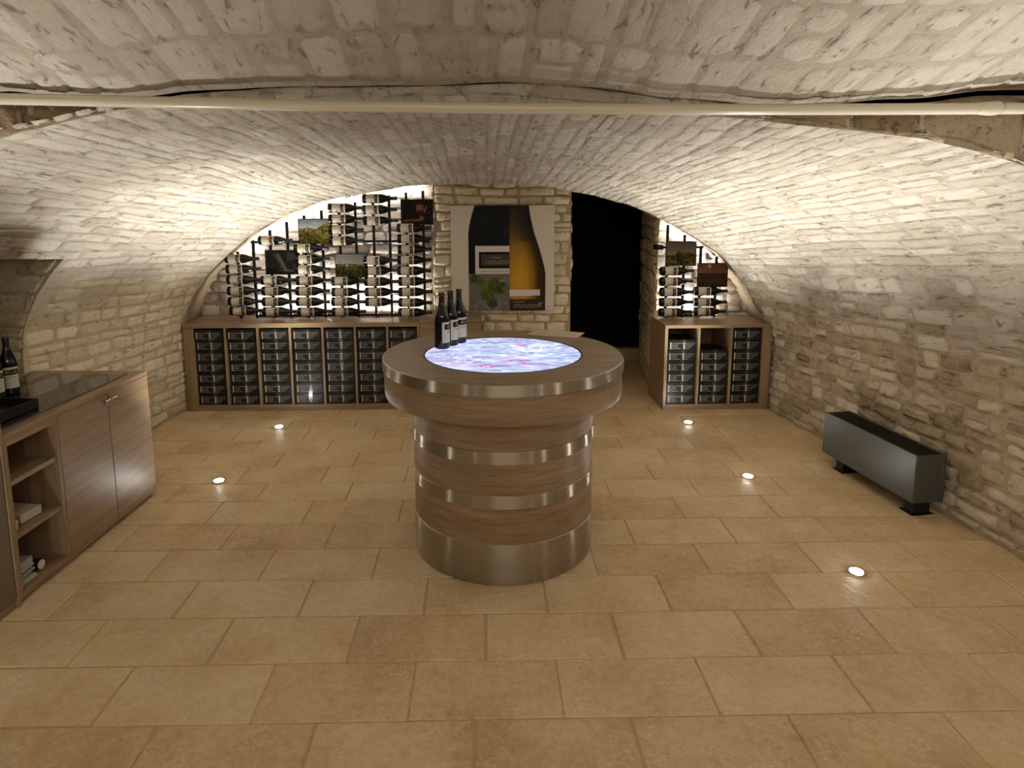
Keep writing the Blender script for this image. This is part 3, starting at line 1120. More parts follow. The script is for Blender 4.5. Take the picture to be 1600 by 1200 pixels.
# the lit screen: an aerial map, bluish white, with a few red marks
def map_paint(x, y):
    """x, y in metres on the screen"""
    a = fbm(x * 9 + 3, y * 26, 71, 5)
    b = fbm(x * 30, y * 60 + 5, 72, 4)
    cell = vnoise(np.floor(x * 26 + vnoise(x * 6, y * 6, 74) * 3), np.floor(y * 44 + vnoise(x * 5, y * 5, 75) * 3), 73)
    t = .56 + .28 * a + .20 * b + .20 * cell
    t = np.clip(t, 0, 1)[..., None]
    lo, hi = np.array([92., 104., 168.]), np.array([240., 246., 255.])
    c = lo + (hi - lo) * t
    bl = np.clip(fbm(x * 5, y * 7, 76, 3) * 1.5, 0, 1)[..., None]
    c = c * (1 - bl * .3) + np.array([150., 200., 250.]) * bl * .3
    pk = np.clip(fbm(x * 6 + 9, y * 8, 77, 3) * 1.6 - .3, 0, 1)[..., None]
    c = c * (1 - pk * .35) + np.array([214., 170., 226.]) * pk * .35
    # town: fine bright streets
    town = np.exp(-(((x - .17) / .12) ** 2 + ((y - .08) / .13) ** 2))
    st = (np.abs(vnoise(x * 40, y * 40, 78)) < .12) * town
    c = c + st[..., None] * 90
    # roads
    for (px, py, dx, dy) in ((.0, .05, 1, .18), (.1, -.12, 1, -.7), (-.2, .1, 1, -.05), (-.1, -.2, 1, .5)):
        d = np.abs((x - px) * dy - (y - py) * dx + .012 * vnoise(x * 7, y * 7, 79))
        c = np.where((d < .0028)[..., None], np.array([236., 240., 255.]), c)
    # pink bars: place names
    for (px, py, w, h) in ((.10, .345, .07, .016), (.11, .19, .03, .02), (-.19, -.20, .055, .008), (.075, -.17, .06, .010), (.09, -.22, .02, .02), (-.07, -.245, .012, .02), (-.11, -.27, .012, .012)):
        q = (np.abs(x - px) < w) & (np.abs(y - py) < h) & (vnoise(x * 170, y * 120, 80) > -.1)
        c = np.where(q[..., None], np.array([226., 70., 150.]), c)
    return c


N = 150
gx = np.linspace(-RS, RS, N)
GX, GY = np.meshgrid(gx, gx)
inside = np.hypot(GX, GY)
pad = np.minimum(1, (RS - .002) / np.maximum(inside, 1e-6))
VX, VY = GX * pad, GY * pad
rgb = map_paint(VX, VY)
cols = np.concatenate([lin(np.clip(rgb, 0, 255)), np.ones((N, N, 1))], -1).reshape(-1, 4)
verts = [(VX[j, i], VY[j, i], 1.0075) for j in range(N) for i in range(N)]
faces = []
for j in range(N - 1):
    for i in range(N - 1):
        if min(inside[j, i], inside[j + 1, i], inside[j, i + 1], inside[j + 1, i + 1]) < RS - .002:
            faces.append((j * N + i, j * N + i + 1, (j + 1) * N + i + 1, (j + 1) * N + i))
scr = colour_mesh('screen', verts, faces, cols, M_SCREEN, tt)
scr['label'] = 'lit round screen showing a pale blue aerial map'
tv, tf = text_geo('M', .055, .2)
MB().add([(x - .10, y - .31, 1.0079) for x, y in tv], tf).build('map_letter', plain('red screen lettering', (0, 0, 0, 1), .4, 0, .3, srgb(225, 40, 110), 1.0), scr, False, None, False)
MB().lathe([(RS + .004, .93), (RS + .004, 1.002), (0, 1.002)], 64).build('screen_tray', M_BLACK, tt, True)

# ------------------------------------------------------------------ wine bottles
BP = [(.0, .006), (.030, .004), (.037, .0), (.0405, .004), (.0412, .012), (.0412, .150), (.0402, .163), (.0370, .180), (.0310, .200), (.0240, .219), (.0190, .234), (.0165, .246)]
CP = [(.0172, .238), (.0158, .252), (.0152, .280), (.0150, .286), (.0168, .2872), (.0168, .3), (.0155, .302), (.0, .302)]


def bottle_parts():
    g = MB().lathe(BP, 28).mesh('bottle_glass', 'auto')
    g.materials.append(M_GLASS_BOTTLE)
    c = MB().lathe(CP, 20).mesh('capsule', 'auto')
    c.materials.append(M_CAPSULE)
    return g, c


def label_mesh(mat_print):
    """curved paper label facing local -y, its top towards the neck"""
    na, nz = 40, 44
    r = .0418
    A = np.linspace(-1.18, 1.18, na)
    Z = np.linspace(.034, .146, nz)
    verts, cols = [], []
    for z in Z:
        v = (.146 - z) / .112
        for a in A:
            u = (a + 1.18) / 2.36
            c = [206, 200, 184]
            if .10 < v < .36 and .15 < u < 1.0:
                c = [20, 18, 18]
                if .17 < v < .28 and .3 < u < .92 and ((u * 37) % 1 < .6):
                    c = [120, 100, 80]
            elif .46 < v < .50 and .28 < u < .8:
                c = [160, 150, 135]
            elif .56 < v < .58 and .3 < u < .7:
                c = [165, 156, 140]
            verts.append((r * math.sin(a), -r * math.cos(a), z))
            cols.append(list(lin(c)) + [1])
    faces = [(j * na + i, j * na + i + 1, (j + 1) * na + i + 1, (j + 1) * na + i) for j in range(nz - 1) for i in range(na - 1)]
    m = bpy.data.meshes.new('bottle_label')
    m.from_pydata(verts, [], faces)
    at = m.color_attributes.new('print', 'FLOAT_COLOR', 'POINT')
    at.data.foreach_set('color', np.array(cols, np.float32).ravel())
    m.materials.append(mat_print)
    m.shade_smooth()
    return m


BG, BC = bottle_parts()
BL = label_mesh(M_PRINT)


def curved_text(s, size, a0, z0, r=.0421, shear=.25):
    v, f = text_geo(s, size, shear)
    return [(r * math.sin(a0 + x / r), -r * math.cos(a0 + x / r), z0 + y) for x, y in v], f


mb = MB()
mb.add(*curved_text('mouton', .016, -.50, .114))
mb.add(*curved_text('DOMAINE', .006, -.42, .126, shear=0))
mb.add(*curved_text('GIVRY', .007, -.3, .092, shear=0))
BTXT = mb.mesh('bottle_lettering', False, False)
BTXT.materials.append(M_TAN_INK)


def make_bottle(label, group):
    t = thing('wine_bottle', label, 'bottle', (0, 0, 0), 0, group)
    for n, m in (('bottle_glass', BG), ('capsule', BC), ('bottle_label', BL)):
        link(n, m, t)
    lb = [c for c in t.children if c.name.startswith('bottle_label')][0]
    link('bottle_lettering', BTXT, lb)
    return t


bottle0 = make_bottle('dark wine bottle standing on the round table screen, front of three', 'bottles standing on the tasting table')
bottle0.location = (-.228, 3.336, 1.0085)
bottle0.rotation_euler = (0, 0, math.radians(72))
for (x, y, r, lab) in ((-.185, 3.412, 70, 'dark wine bottle standing on the round table screen, middle of three'),
                       (-.141, 3.484, 42, 'dark wine bottle standing on the round table screen, rearmost of three')):
    b = copy_tree(bottle0)
    b.location = (x, y, 1.0085)
    b.rotation_euler = (0, 0, math.radians(r))
    b['label'] = lab

# leaflet on the table
pts = [(.279, 3.672), (.42, 3.705), (.590, 3.634), (.526, 3.508)]
lf = tag(MB().box(0, .30, 0, .175, 0, .004, .001).build('leaflet', M_LEAFLET), 'beige folded leaflet lying at the back of the round table top', 'leaflet')
lf.location = (.255, 3.652, 1.0115)
lf.rotation_euler = (0, 0, math.radians(-24))
mb = MB()
for k in range(5):
    mb.box(.03, .18 - .02 * (k % 2), .03 + k * .025, .036 + k * .025, .004, .0043)
mb.build('print_lines', M_INK_GREY, lf)

# ------------------------------------------------------------------ shelves with wine cartons
ORD = ['first', 'second', 'third', 'fourth', 'fifth', 'sixth', 'seventh', 'eighth', 'ninth']


def carton_meshes():
    body = MB().box(-.1225, .1225, 0, .27, 0, .0945, .002).mesh('carton_body')
    body.materials.append(M_CARD)
    mb = MB()
    left = ['Coteaux Bourguignons', 'Givry Rouge', 'Givry Blanc', 'Cuvée Excellence']
    right = ['Les Grands Prétans', 'La Grande Berge', 'Clos Charlé', 'Clos Jus']
    for col, x0 in ((left, -.108), (right, .008)):
        for k, s in enumerate(col):
            z = .066 - k * .0152
            v, f = text_geo(s, .0105)
            mb.add([(x0 + .017 + x, -.0006, z - .0036 + y) for x, y in v], f)
    ntext = len(mb.f)
    for x0 in (-.108, .008):
        for k in range(4):
            z = .066 - k * .0152
            n = 10
            mb.add([(x0 + .006 + .0054 * math.cos(2 * PI * i / n), -.0006, z + .0054 * math.sin(2 * PI * i / n)) for i in range(n)], [tuple(range(n))])
    txt = mb.mesh('carton_lettering', False, False)
    txt.materials.append(M_INK_GREY)
    txt.materials.append(M_INK)
    for k, p in enumerate(txt.polygons):
        p.material_index = 0 if k < ntext else 1
    tape = MB().box(-.004, .028, -.0005, .02, 0.001, .0938).mesh('tape')
    tape.materials.append(M_TAPE)
    return body, txt, tape


CM = carton_meshes()


def make_carton(label, group):
    t = thing('wine_carton', label, 'box', (0, 0, 0), 0, group)
    for n, m in zip(('carton_body', 'lettering', 'tape'), CM):
        link(n, m, t)
    return t


carton0 = None


def place_carton(x, y, z, label, group):
    global carton0
    if carton0 is None:
        carton0 = make_carton(label, group)
        t = carton0
    else:
        t = copy_tree(carton0)
        t['label'], t['group'] = label, group
    t.location = (x, y, z)
    return t


# long shelf on the left
SY = 5.375
sh = thing('carton_shelf', 'long low oak shelf of seven bays filled with black wine cartons', 'shelf', (-2.61, SY, 0))
SW, SD = 2.045, .46
MB().box(0, SW, 0, SD, .745, .785, .002).build('top_board', M_OAK_X, sh)
MB().box(0, .09, .004, SD, 0, .745, .002).build('side_panel', M_OAK_Z, sh)
MB().box(SW - .02, SW, .004, SD, 0, .745, .002).build('side_panel', M_OAK_Z, sh)
MB().box(.09, SW - .02, .004, SD, .034, .054, .001).build('bottom_board', M_OAK_X, sh)
MB().box(.09, SW - .02, .008, .03, 0, .034, .001).build('plinth', M_OAK_X, sh)
MB().box(.09, SW - .02, SD - .012, SD - .004, .054, .745).build('back_panel', M_OAK_X, sh)
bays = []
x = .09
for k in range(7):
    bays.append((x, x + .2605))
    if k < 6:
        MB().box(x + .2605, x + .2605 + .0205, .004, SD - .012, .054, .745, .001).build('divider', M_OAK_Z, sh)
    x += .281
bays[6] = (bays[6][0], SW - .02)
for k, (a, b) in enumerate(bays):
    n = 7
    for r in range(n):
        xc = -2.61 + (a + b) / 2 + random.uniform(-.003, .003)
        if k == 6:
            xc = -2.61 + a + .1245
        yy = SY + .025 + random.uniform(-.004, .004) - (.018 if r == n - 1 else 0)
        place_carton(xc, yy, .0545 + r * .0965, 'black wine carton, %s from the top in the %s bay of the long shelf' % (ORD[n - 1 - r], ORD[k]), 'cartons in the long shelf')

# block at the end of the shelf
bl = thing('corner_block', 'plain oak block at the right end of the long shelf, below the poster', 'cabinet', (-.562, SY - .005, 0))
MB().box(0, .536, .006, .355, .012, .776, .002).build('body', M_OAK_X, bl)
MB().box(0, .536, 0, .358, .778, .806, .002).build('top_board', M_OAK_X, bl)
MB().box(.01, .526, .02, .35, 0, .012).build('plinth', M_OAK_X, bl)
dish = tag(MB().lathe([(.0, .004), (.018, .0), (.028, .006), (.040, .020), (.038, .021), (.026, .010), (.0, .007)], 20).build('small_dish', M_WHITE, None, True),
           'small pale dish on the oak block below the poster', 'dish')
dish.location = (-.19, 5.60, .8065)
dish.scale = (1.1, .8, .8)

# small shelf on the right
RY = 5.285
rs = thing('carton_shelf', 'small oak shelf of three bays with wine cartons on the right', 'shelf', (1.556, RY, 0))
RW, RD = .926, .47
MB().box(0, RW, 0, RD, .729, .757, .002).build('top_board', M_OAK_X, rs)
MB().box(0, .027, .003, RD, 0, .729, .002).build('side_panel', M_OAK_Z, rs)
MB().box(RW - .075, RW, .003, RD, 0, .729, .002).build('side_panel', M_OAK_Z, rs)
MB().box(.027, RW - .075, .003, RD, .03, .050, .001).build('bottom_board', M_OAK_X, rs)
MB().box(.027, RW - .075, .008, .03, 0, .03, .001).build('plinth', M_OAK_X, rs)
MB().box(.027, RW - .075, RD - .012, RD - .004, .05, .729).build('back_panel', M_OAK_X, rs)
for x in (.289, .569):
    MB().box(x, x + .019, .003, RD - .012, .05, .729, .001).build('divider', M_OAK_Z, rs)
for k, (xc, n) in enumerate(((.158, 6), (.4385, 5), (.7195, 7))):
    for r in range(n):
        place_carton(1.556 + xc + random.uniform(-.003, .003), RY + .02 + random.uniform(-.004, .004), .0505 + r * .0955,
                     'black wine carton, %s from the top in the %s bay of the small shelf' % (ORD[n - 1 - r], ('left', 'middle', 'right')[k]), 'cartons in the small shelf')

# LED tapes at the foot of the back wall
for x0, x1, y, z, lab in ((-2.08, -.60, 5.715, .785, 'lit LED tape along the back of the long shelf behind the bottle rack'), (1.66, 2.16, 5.735, .757, 'lit LED tape along the back of the small right shelf')):
    t = thing('led_strip', lab, 'light', ((x0 + x1) / 2, y, z))
    w = (x1 - x0) / 2
    MB().box(-w, w, -.012, .012, 0, .010, .001).build('channel', M_WHITE, t)
    MB().box(-w + .004, w - .004, -.008, .008, .010, .012).build('diffuser', M_LED, t)

for k, (x0, z0, x1, z1) in enumerate(ARCH_LED):
    t = thing('led_strip', ['lit LED tape behind the arch lip, lowest piece on the left', 'lit LED tape behind the arch lip, middle piece on the left', 'lit LED tape behind the arch lip, top piece on the left beside the pier',
                            'lit LED tape behind the arch lip, upper piece on the right', 'lit LED tape behind the arch lip, lower piece on the right'][k], 'light', (x0, 5.725 if x0 < 0 else 5.765, z0 + .012))
    MB().tube([(0, 0, 0), (x1 - x0, 0, z1 - z0)], .005, 6).build('diffuser', M_LED, t)

# ------------------------------------------------------------------ bottle racks
YR = 5.66     # rack plane on the left; bottles lie just in front of it


def at(px, py, Y):
    d = np.array(FW) + np.array(RT) * (px - CX) / FPX - np.array(UP) * (py - CY) / FPX
    t = Y / d[1]
    return d[0] * t, H + d[2] * t


rk = thing('bottle_rack', 'black steel bottle rack of twelve posts on the lit left bay wall', 'wine rack', (0, YR, .785))
C1 = lambda x, y: (280 + x / 3.902, 280 + y / 3.902)
POSTS = [(-2.203, 440), (-2.060, 370), (-1.905, 310), (-1.752, 260), (-1.596, 220), (-1.440, 190), (-1.283, 150), (-1.140, 140), (-.981, 90), (-.838, 98), (-.686, 80), (-.537, 70)]
for x, ytop in POSTS:
    px = CX + x / YR * FPX
    z = at(px, 280 + ytop / 3.902, YR)[1]
    MB().box(x - .011, x + .011, -.011, .011, 0, z - .785, .002).build('post', M_BLACK_METAL, rk)
zr = at(500, 280 + 382 / 3.902, YR)[1] - .785
MB().box(-2.09, -.50, .011, .027, zr - .011, zr + .011, .002).build('rail', M_BLACK_METAL, rk)
MB().box(-2.06, -.53, .011, .027, .004, .026, .002).build('rail', M_BLACK_METAL, rk)
for x in (-1.98, -.515):
    MB().box(x - .028, x + .028, .027, .170, zr - .022, zr + .022, .002).build('wall_bracket', M_BLACK_METAL, rk)

COLS = [([483, 547, 612, 680, 744, 803], 0), ([372, 615, 682, 746, 806], 1), ([420, 488, 550, 618, 682, 745, 808], 2), ([175, 243, 308, 375, 620, 688, 745, 808], 3),
        ([118, 185, 253, 493, 557, 622, 687, 748], 4), ([297, 362, 428, 492, 557, 622, 687, 750, 810], 5)]
WIRE = MB()


def wire_holder(x, z):
    mb = MB()
    n = 10
    arc = [(x, -.045 - .044 * math.cos(a) * 1.0, z + .044 * math.sin(a) - .0) for a in np.linspace(-PI * .95, -.15, n)]
    mb.tube(arc, .003, 6)
    return mb


for ys, k in COLS:
    xl = POSTS[2 * k][0]
    ys = sorted(ys, reverse=True)
    for i, yc in enumerate(ys):
        px = CX + xl / 5.61 * FPX
        z = at(px, 280 + yc / 3.902, 5.61)[1]
        n = len(ys)
        lab = 'dark wine bottle lying on the left rack, %s from the bottom of the %s column' % (ORD[i], ORD[k])
        b = copy_tree(bottle0)
        b['label'], b['group'] = lab, 'bottles lying on the left rack'
        b.location = (xl - .080 + random.uniform(-.004, .004), 5.605, z)
        b.rotation_euler = (random.uniform(-.12, .12), PI / 2, 0)
    for xp in (POSTS[2 * k][0], POSTS[2 * k + 1][0]):
        rad = .0425 if xp == xl else .019
        hold = MB()
        for yc in ys:
            px = CX + xl / 5.61 * FPX
            z = at(px, 280 + yc / 3.902, 5.61)[1] - .785
            yb = 5.605 - YR
            arc = [(xp, yb + (rad + .003) * math.sin(a), z - (rad + .003) * math.cos(a)) for a in np.linspace(-1.0, 1.55, 9)]
            arc.append((xp, -.010, z + .004))
            hold.tube(arc, .0028, 6)
        hold.build('bottle_hooks', M_BLACK_METAL, rk, True)

YRR = 5.70
C4 = lambda x, y: (990 + x / 3.528, 320 + y / 3.528)
rr_ = thing('bottle_rack', 'black steel bottle rack of four posts on the lit right bay wall', 'wine rack', (0, YRR, .757))
RPOST = [(172, 110), (265, 165), (355, 225), (443, 285)]
rx = [at(*C4(x, 622), YRR)[0] for x, _ in RPOST]
for x, (_, yt) in zip(rx, RPOST):
    z = at(CX + x / YRR * FPX, 320 + yt / 3.528, YRR)[1]
    MB().box(x - .011, x + .011, -.011, .011, 0, z - .757, .002).build('post', M_BLACK_METAL, rr_)
zr = at(*C4(250, 235), YRR)[1] - .757
MB().box(rx[0] - .05, rx[2] + .03, .011, .027, zr - .011, zr + .011, .002).build('rail', M_BLACK_METAL, rr_)
MB().box(rx[0] - .01, rx[2] + .02, .011, .027, .004, .026, .002).build('rail', M_BLACK_METAL, rr_)
MB().box(rx[0] - .085, rx[0] - .03, .011, .165, zr - .022, zr + .022, .002).build('wall_bracket', M_BLACK_METAL, rr_)
bx, bz = at(*C4(428, 285), YRR + .1)
MB().box(bx - .028, bx + .028, .08, .165, bz - .757 - .026, bz - .757 + .026, .003).build('wall_bracket', M_BLACK_METAL, rr_)
for k, (xp, xn, ys) in enumerate(((rx[0], rx[1], [365, 423, 480, 536, 592]), (rx[2], rx[3], [475, 536, 588]))):
    for i, yc in enumerate(sorted(ys, reverse=True)):
        x, z = at(*C4(172 + 176 * k, yc), 5.65)
        b = copy_tree(bottle0)
        b['label'] = 'dark wine bottle lying on the right rack, %s from the bottom of the %s column' % (ORD[i], ('left', 'right')[k])
        b['group'] = 'bottles lying on the right rack'
        b.location = (xp - .068, 5.645, z)
        b.rotation_euler = (random.uniform(-.1, .1), PI / 2, 0)
    for q, rad in ((xp, .0425), (xn, .019)):
        hold = MB()
        for yc in ys:
            z = at(*C4(172 + 176 * k, yc), 5.65)[1] - .757
            arc = [(q, 5.645 - YRR + (rad + .003) * math.sin(a), z - (rad + .003) * math.cos(a)) for a in np.linspace(-1.0, 1.55, 9)]
            arc.append((q, -.010, z + .004))
            hold.tube(arc, .0028, 6)
        hold.build('bottle_hooks', M_BLACK_METAL, rr_, True)


# ------------------------------------------------------------------ photo panels hung on the racks
def lerp(a, b, t):
    return np.asarray(a, float) * (1 - t[..., None]) + np.asarray(b, float) * t[..., None]


def blob(u, v, cx, cy, rx, ry, soft=.3):
    d = np.sqrt(((u - cx) / rx) ** 2 + ((v - cy) / ry) ** 2)
    return np.clip((1 + soft - d) / (2 * soft), 0, 1)


def over(c, col, m):
    return c * (1 - m[..., None]) + np.asarray(col, float) * m[..., None]


def line(u, v, x0, y0, x1, y1, w):
    t = np.clip(((u - x0) * (x1 - x0) + (v - y0) * (y1 - y0)) / ((x1 - x0) ** 2 + (y1 - y0) ** 2 + 1e-9), 0, 1)
    d = np.hypot(u - x0 - t * (x1 - x0), v - y0 - t * (y1 - y0))
    return np.clip((w - d) / (w * .5), 0, 1)


def paint_cellar(u, v):
    c = np.ones(u.shape + (3,)) * np.array([26, 25, 23.])
    c = c + (fbm(u * 9, v * 7, 101) * 9)[..., None]
    for k in range(7):
        c = over(c, [96, 92, 86], line(u, v, .20 + k * .03, .12, .52 + k * .02, .85, .012) * (.25 + .1 * k))
    for k in range(5):
        c = over(c, [112, 106, 98], line(u, v, .66 + .045 * k, .12, .66 + .05 * k, .42, .013) * .5)
    c = over(c, [84, 66, 50], line(u, v, .36, .25, .6, .85, .05) * .6)
    c = over(c, [92, 86, 80], blob(u, v, .7, .86, .35, .05) * .7)
    c = over(c, [100, 94, 86], blob(u, v, .9, .65, .1, .1) * .4)
    return c


def paint_vines(u, v):
    sky = lerp([108, 122, 138], [176, 178, 172], np.clip(v / .35, 0, 1)) + (fbm(u * 4, v * 8, 102) * 16)[..., None]
    n = fbm(u * 18, v * 16, 103)
    g = lerp([52, 50, 22], [150, 138, 70], np.clip(.5 + n * .8, 0, 1))
    top = .38 - .3 * np.clip((u - .5) / .45, 0, 1) + .03 * vnoise(u * 20, u * 0, 104)
    c = np.where((v < top)[..., None], sky, g)
    c = over(c, [120, 84, 66], blob(u, v, .28, .37, .12, .025) * .8)
    c = over(c, [60, 52, 48], line(u, v, .28, .28, .28, .36, .012))
    return c


def paint_village(u, v):
    c = lerp([116, 116, 114], [150, 146, 138], np.clip(v / .42, 0, 1))
    g = lerp([34, 36, 18], [92, 90, 46], np.clip(.5 + fbm(u * 16, v * 14, 105) * .8, 0, 1))
    c = np.where((v > .42 + .02 * vnoise(u * 9, u * 0, 106))[..., None], g, c)
    for (x, y, w, col) in ((.36, .49, .05, (176, 164, 150)), (.22, .50, .03, (120, 104, 92)), (.5, .47, .04, (110, 92, 80)), (.62, .50, .04, (96, 86, 80)), (.72, .46, .04, (140, 134, 128)), (.85, .48, .05, (124, 108, 98)), (.1, .5, .03, (100, 94, 86))):
        c = over(c, col, ((np.abs(u - x) < w) & (np.abs(v - y) < .04)).astype(float) * .9)
    c = over(c, [84, 80, 78], line(u, v, .16, .28, .16, .42, .012))
    c = over(c, [70, 66, 34], blob(u, v, .7, .68, .3, .05) * .5)
    return c


def paint_person(u, v):
    c = np.ones(u.shape + (3,)) * np.array([20, 17, 14.]) + (fbm(u * 3, v * 3, 107) * 5)[..., None]
    c = over(c, [30, 44, 26], blob(u, v, .93, .8, .08, .08) * .4)
    skin, shade = [150, 92, 66], [96, 54, 38]
    c = over(c, [16, 14, 16], blob(u, v, .6, 1.0, .34, .30, .1))           # dark clothes
    c = over(c, shade, blob(u, v, .60, .36, .135, .235, .12))              # head
    c = over(c, skin, blob(u, v, .585, .30, .105, .15, .35))
    c = over(c, [40, 26, 20], blob(u, v, .61, .145, .125, .06, .4) * .8)   # cropped hair
    c = over(c, [36, 20, 14], blob(u, v, .60, .50, .085, .07, .3) * .85)   # beard
    c = over(c, shade, blob(u, v, .60, .455, .03, .012, .4))
    for x in (.55, .645):
        c = over(c, [28, 14, 10], blob(u, v, x, .31, .026, .018, .4))
    c = over(c, shade, blob(u, v, .597, .37, .018, .05, .5))
    c = over(c, shade, line(u, v, .05, .88, .52, .85, .07))                # forearm
    c = over(c, skin, line(u, v, .08, .85, .5, .82, .035) * .7)
    for k in range(4):
        c = over(c, skin, line(u, v, .52 + k * .055, .86 - k * .01, .63 + k * .03, .66 + .03 * k, .03) * .8)
        c = over(c, shade, line(u, v, .55 + k * .055, .88 - k * .01, .66 + k * .03, .69 + .03 * k, .008) * .8)
    c = over(c, [210, 190, 180], line(u, v, .745, .52, .80, .27, .010))    # glass stem
    c = over(c, [190, 210, 190], blob(u, v, .88, .52, .012, .012, .3))
    return c


def paint_hills(u, v):
    c = lerp([78, 72, 64], [116, 104, 88], np.clip(v / .5, 0, 1)) + (fbm(u * 4, v * 6, 108) * 10)[..., None]
    top = .52 - .10 * blob(u, v * 0 + .5, .7, .5, .18, 1, .9) - .06 * blob(u, v * 0 + .5, .42, .5, .08, 1, .8) + .05 * np.abs(vnoise(u * 12, u * 0, 109))
    g = lerp([24, 24, 8], [112, 102, 42], np.clip(.45 + fbm(u * 16, v * 16, 110) * .9, 0, 1))
    c = np.where((v > top)[..., None], g, c)
    c = over(c, [26, 24, 12], blob(u, v, .42, .66, .09, .26, .3) * .7)
    return c


def paint_sunset(u, v):
    c = lerp([96, 66, 52], [120, 86, 68], np.clip(v / .4, 0, 1)) + (fbm(u * 3, v * 6, 111) * 8)[..., None]
    c = over(c, [236, 200, 170], blob(u, v, .38, .10, .05, .07, .7) * .8)
    g = lerp([44, 32, 24], [70, 54, 38], np.clip(.5 + fbm(u * 14, v * 22, 112), 0, 1))
    c = np.where((v > .40)[..., None], g, c)
    return c


def photo_panel(label, x0, x1, y0, y1, conv, Y, paint):
    """a thin framed print; the pixel box is only used to find its size and place on the rack"""
    ax, az = at(*conv(x0, y1), Y)
    bx, bz = at(*conv(x1, y0), Y)
    cx_, cz_ = at(*conv((x0 + x1) / 2, y1), Y)
    w, h = bx - ax, bz - az
    t = thing('photo_panel', label, 'picture', (cx_, Y, cz_), 0, 'photo panels on the racks')
    MB().box(-w / 2, w / 2, 0, .014, 0, h, .002).build('panel', M_BLACK, t)
    grid_print('photo', w * .955, h * .94, 96, 76, paint, M_PRINT_GLOSS, t, lambda x, z: (x, -.0008, h * .03 + z))
    MB().box(-.05, .05, .014, .034, h * .4, h * .6).build('hanger', M_BLACK_METAL, t)


photo_panel('dark framed photo of cellar equipment, lowest-left panel on the left rack', 532, 737, 430, 582, C1, 5.615, paint_cellar)
photo_panel('framed photo of green vines under a blue sky on the left rack', 733, 931, 240, 397, C1, 5.615, paint_vines)
photo_panel('framed photo of a village below a grey sky on the left rack', 956, 1148, 452, 602, C1, 5.615, paint_village)
photo_panel('dark framed portrait photo of a bearded person with a glass, beside the pier', 1354, 1548, 122, 278, C1, 5.615, paint_person)
photo_panel('framed photo of vine rows under a brown sky, left panel on the right rack', 174, 347, 200, 337, C4, 5.655, paint_hills)
photo_panel('framed photo of fields at dusk, right panel on the right rack', 347, 520, 320, 454, C4, 5.655, paint_sunset)

# ------------------------------------------------------------------ poster on the pier
PW, PH = .938, .957


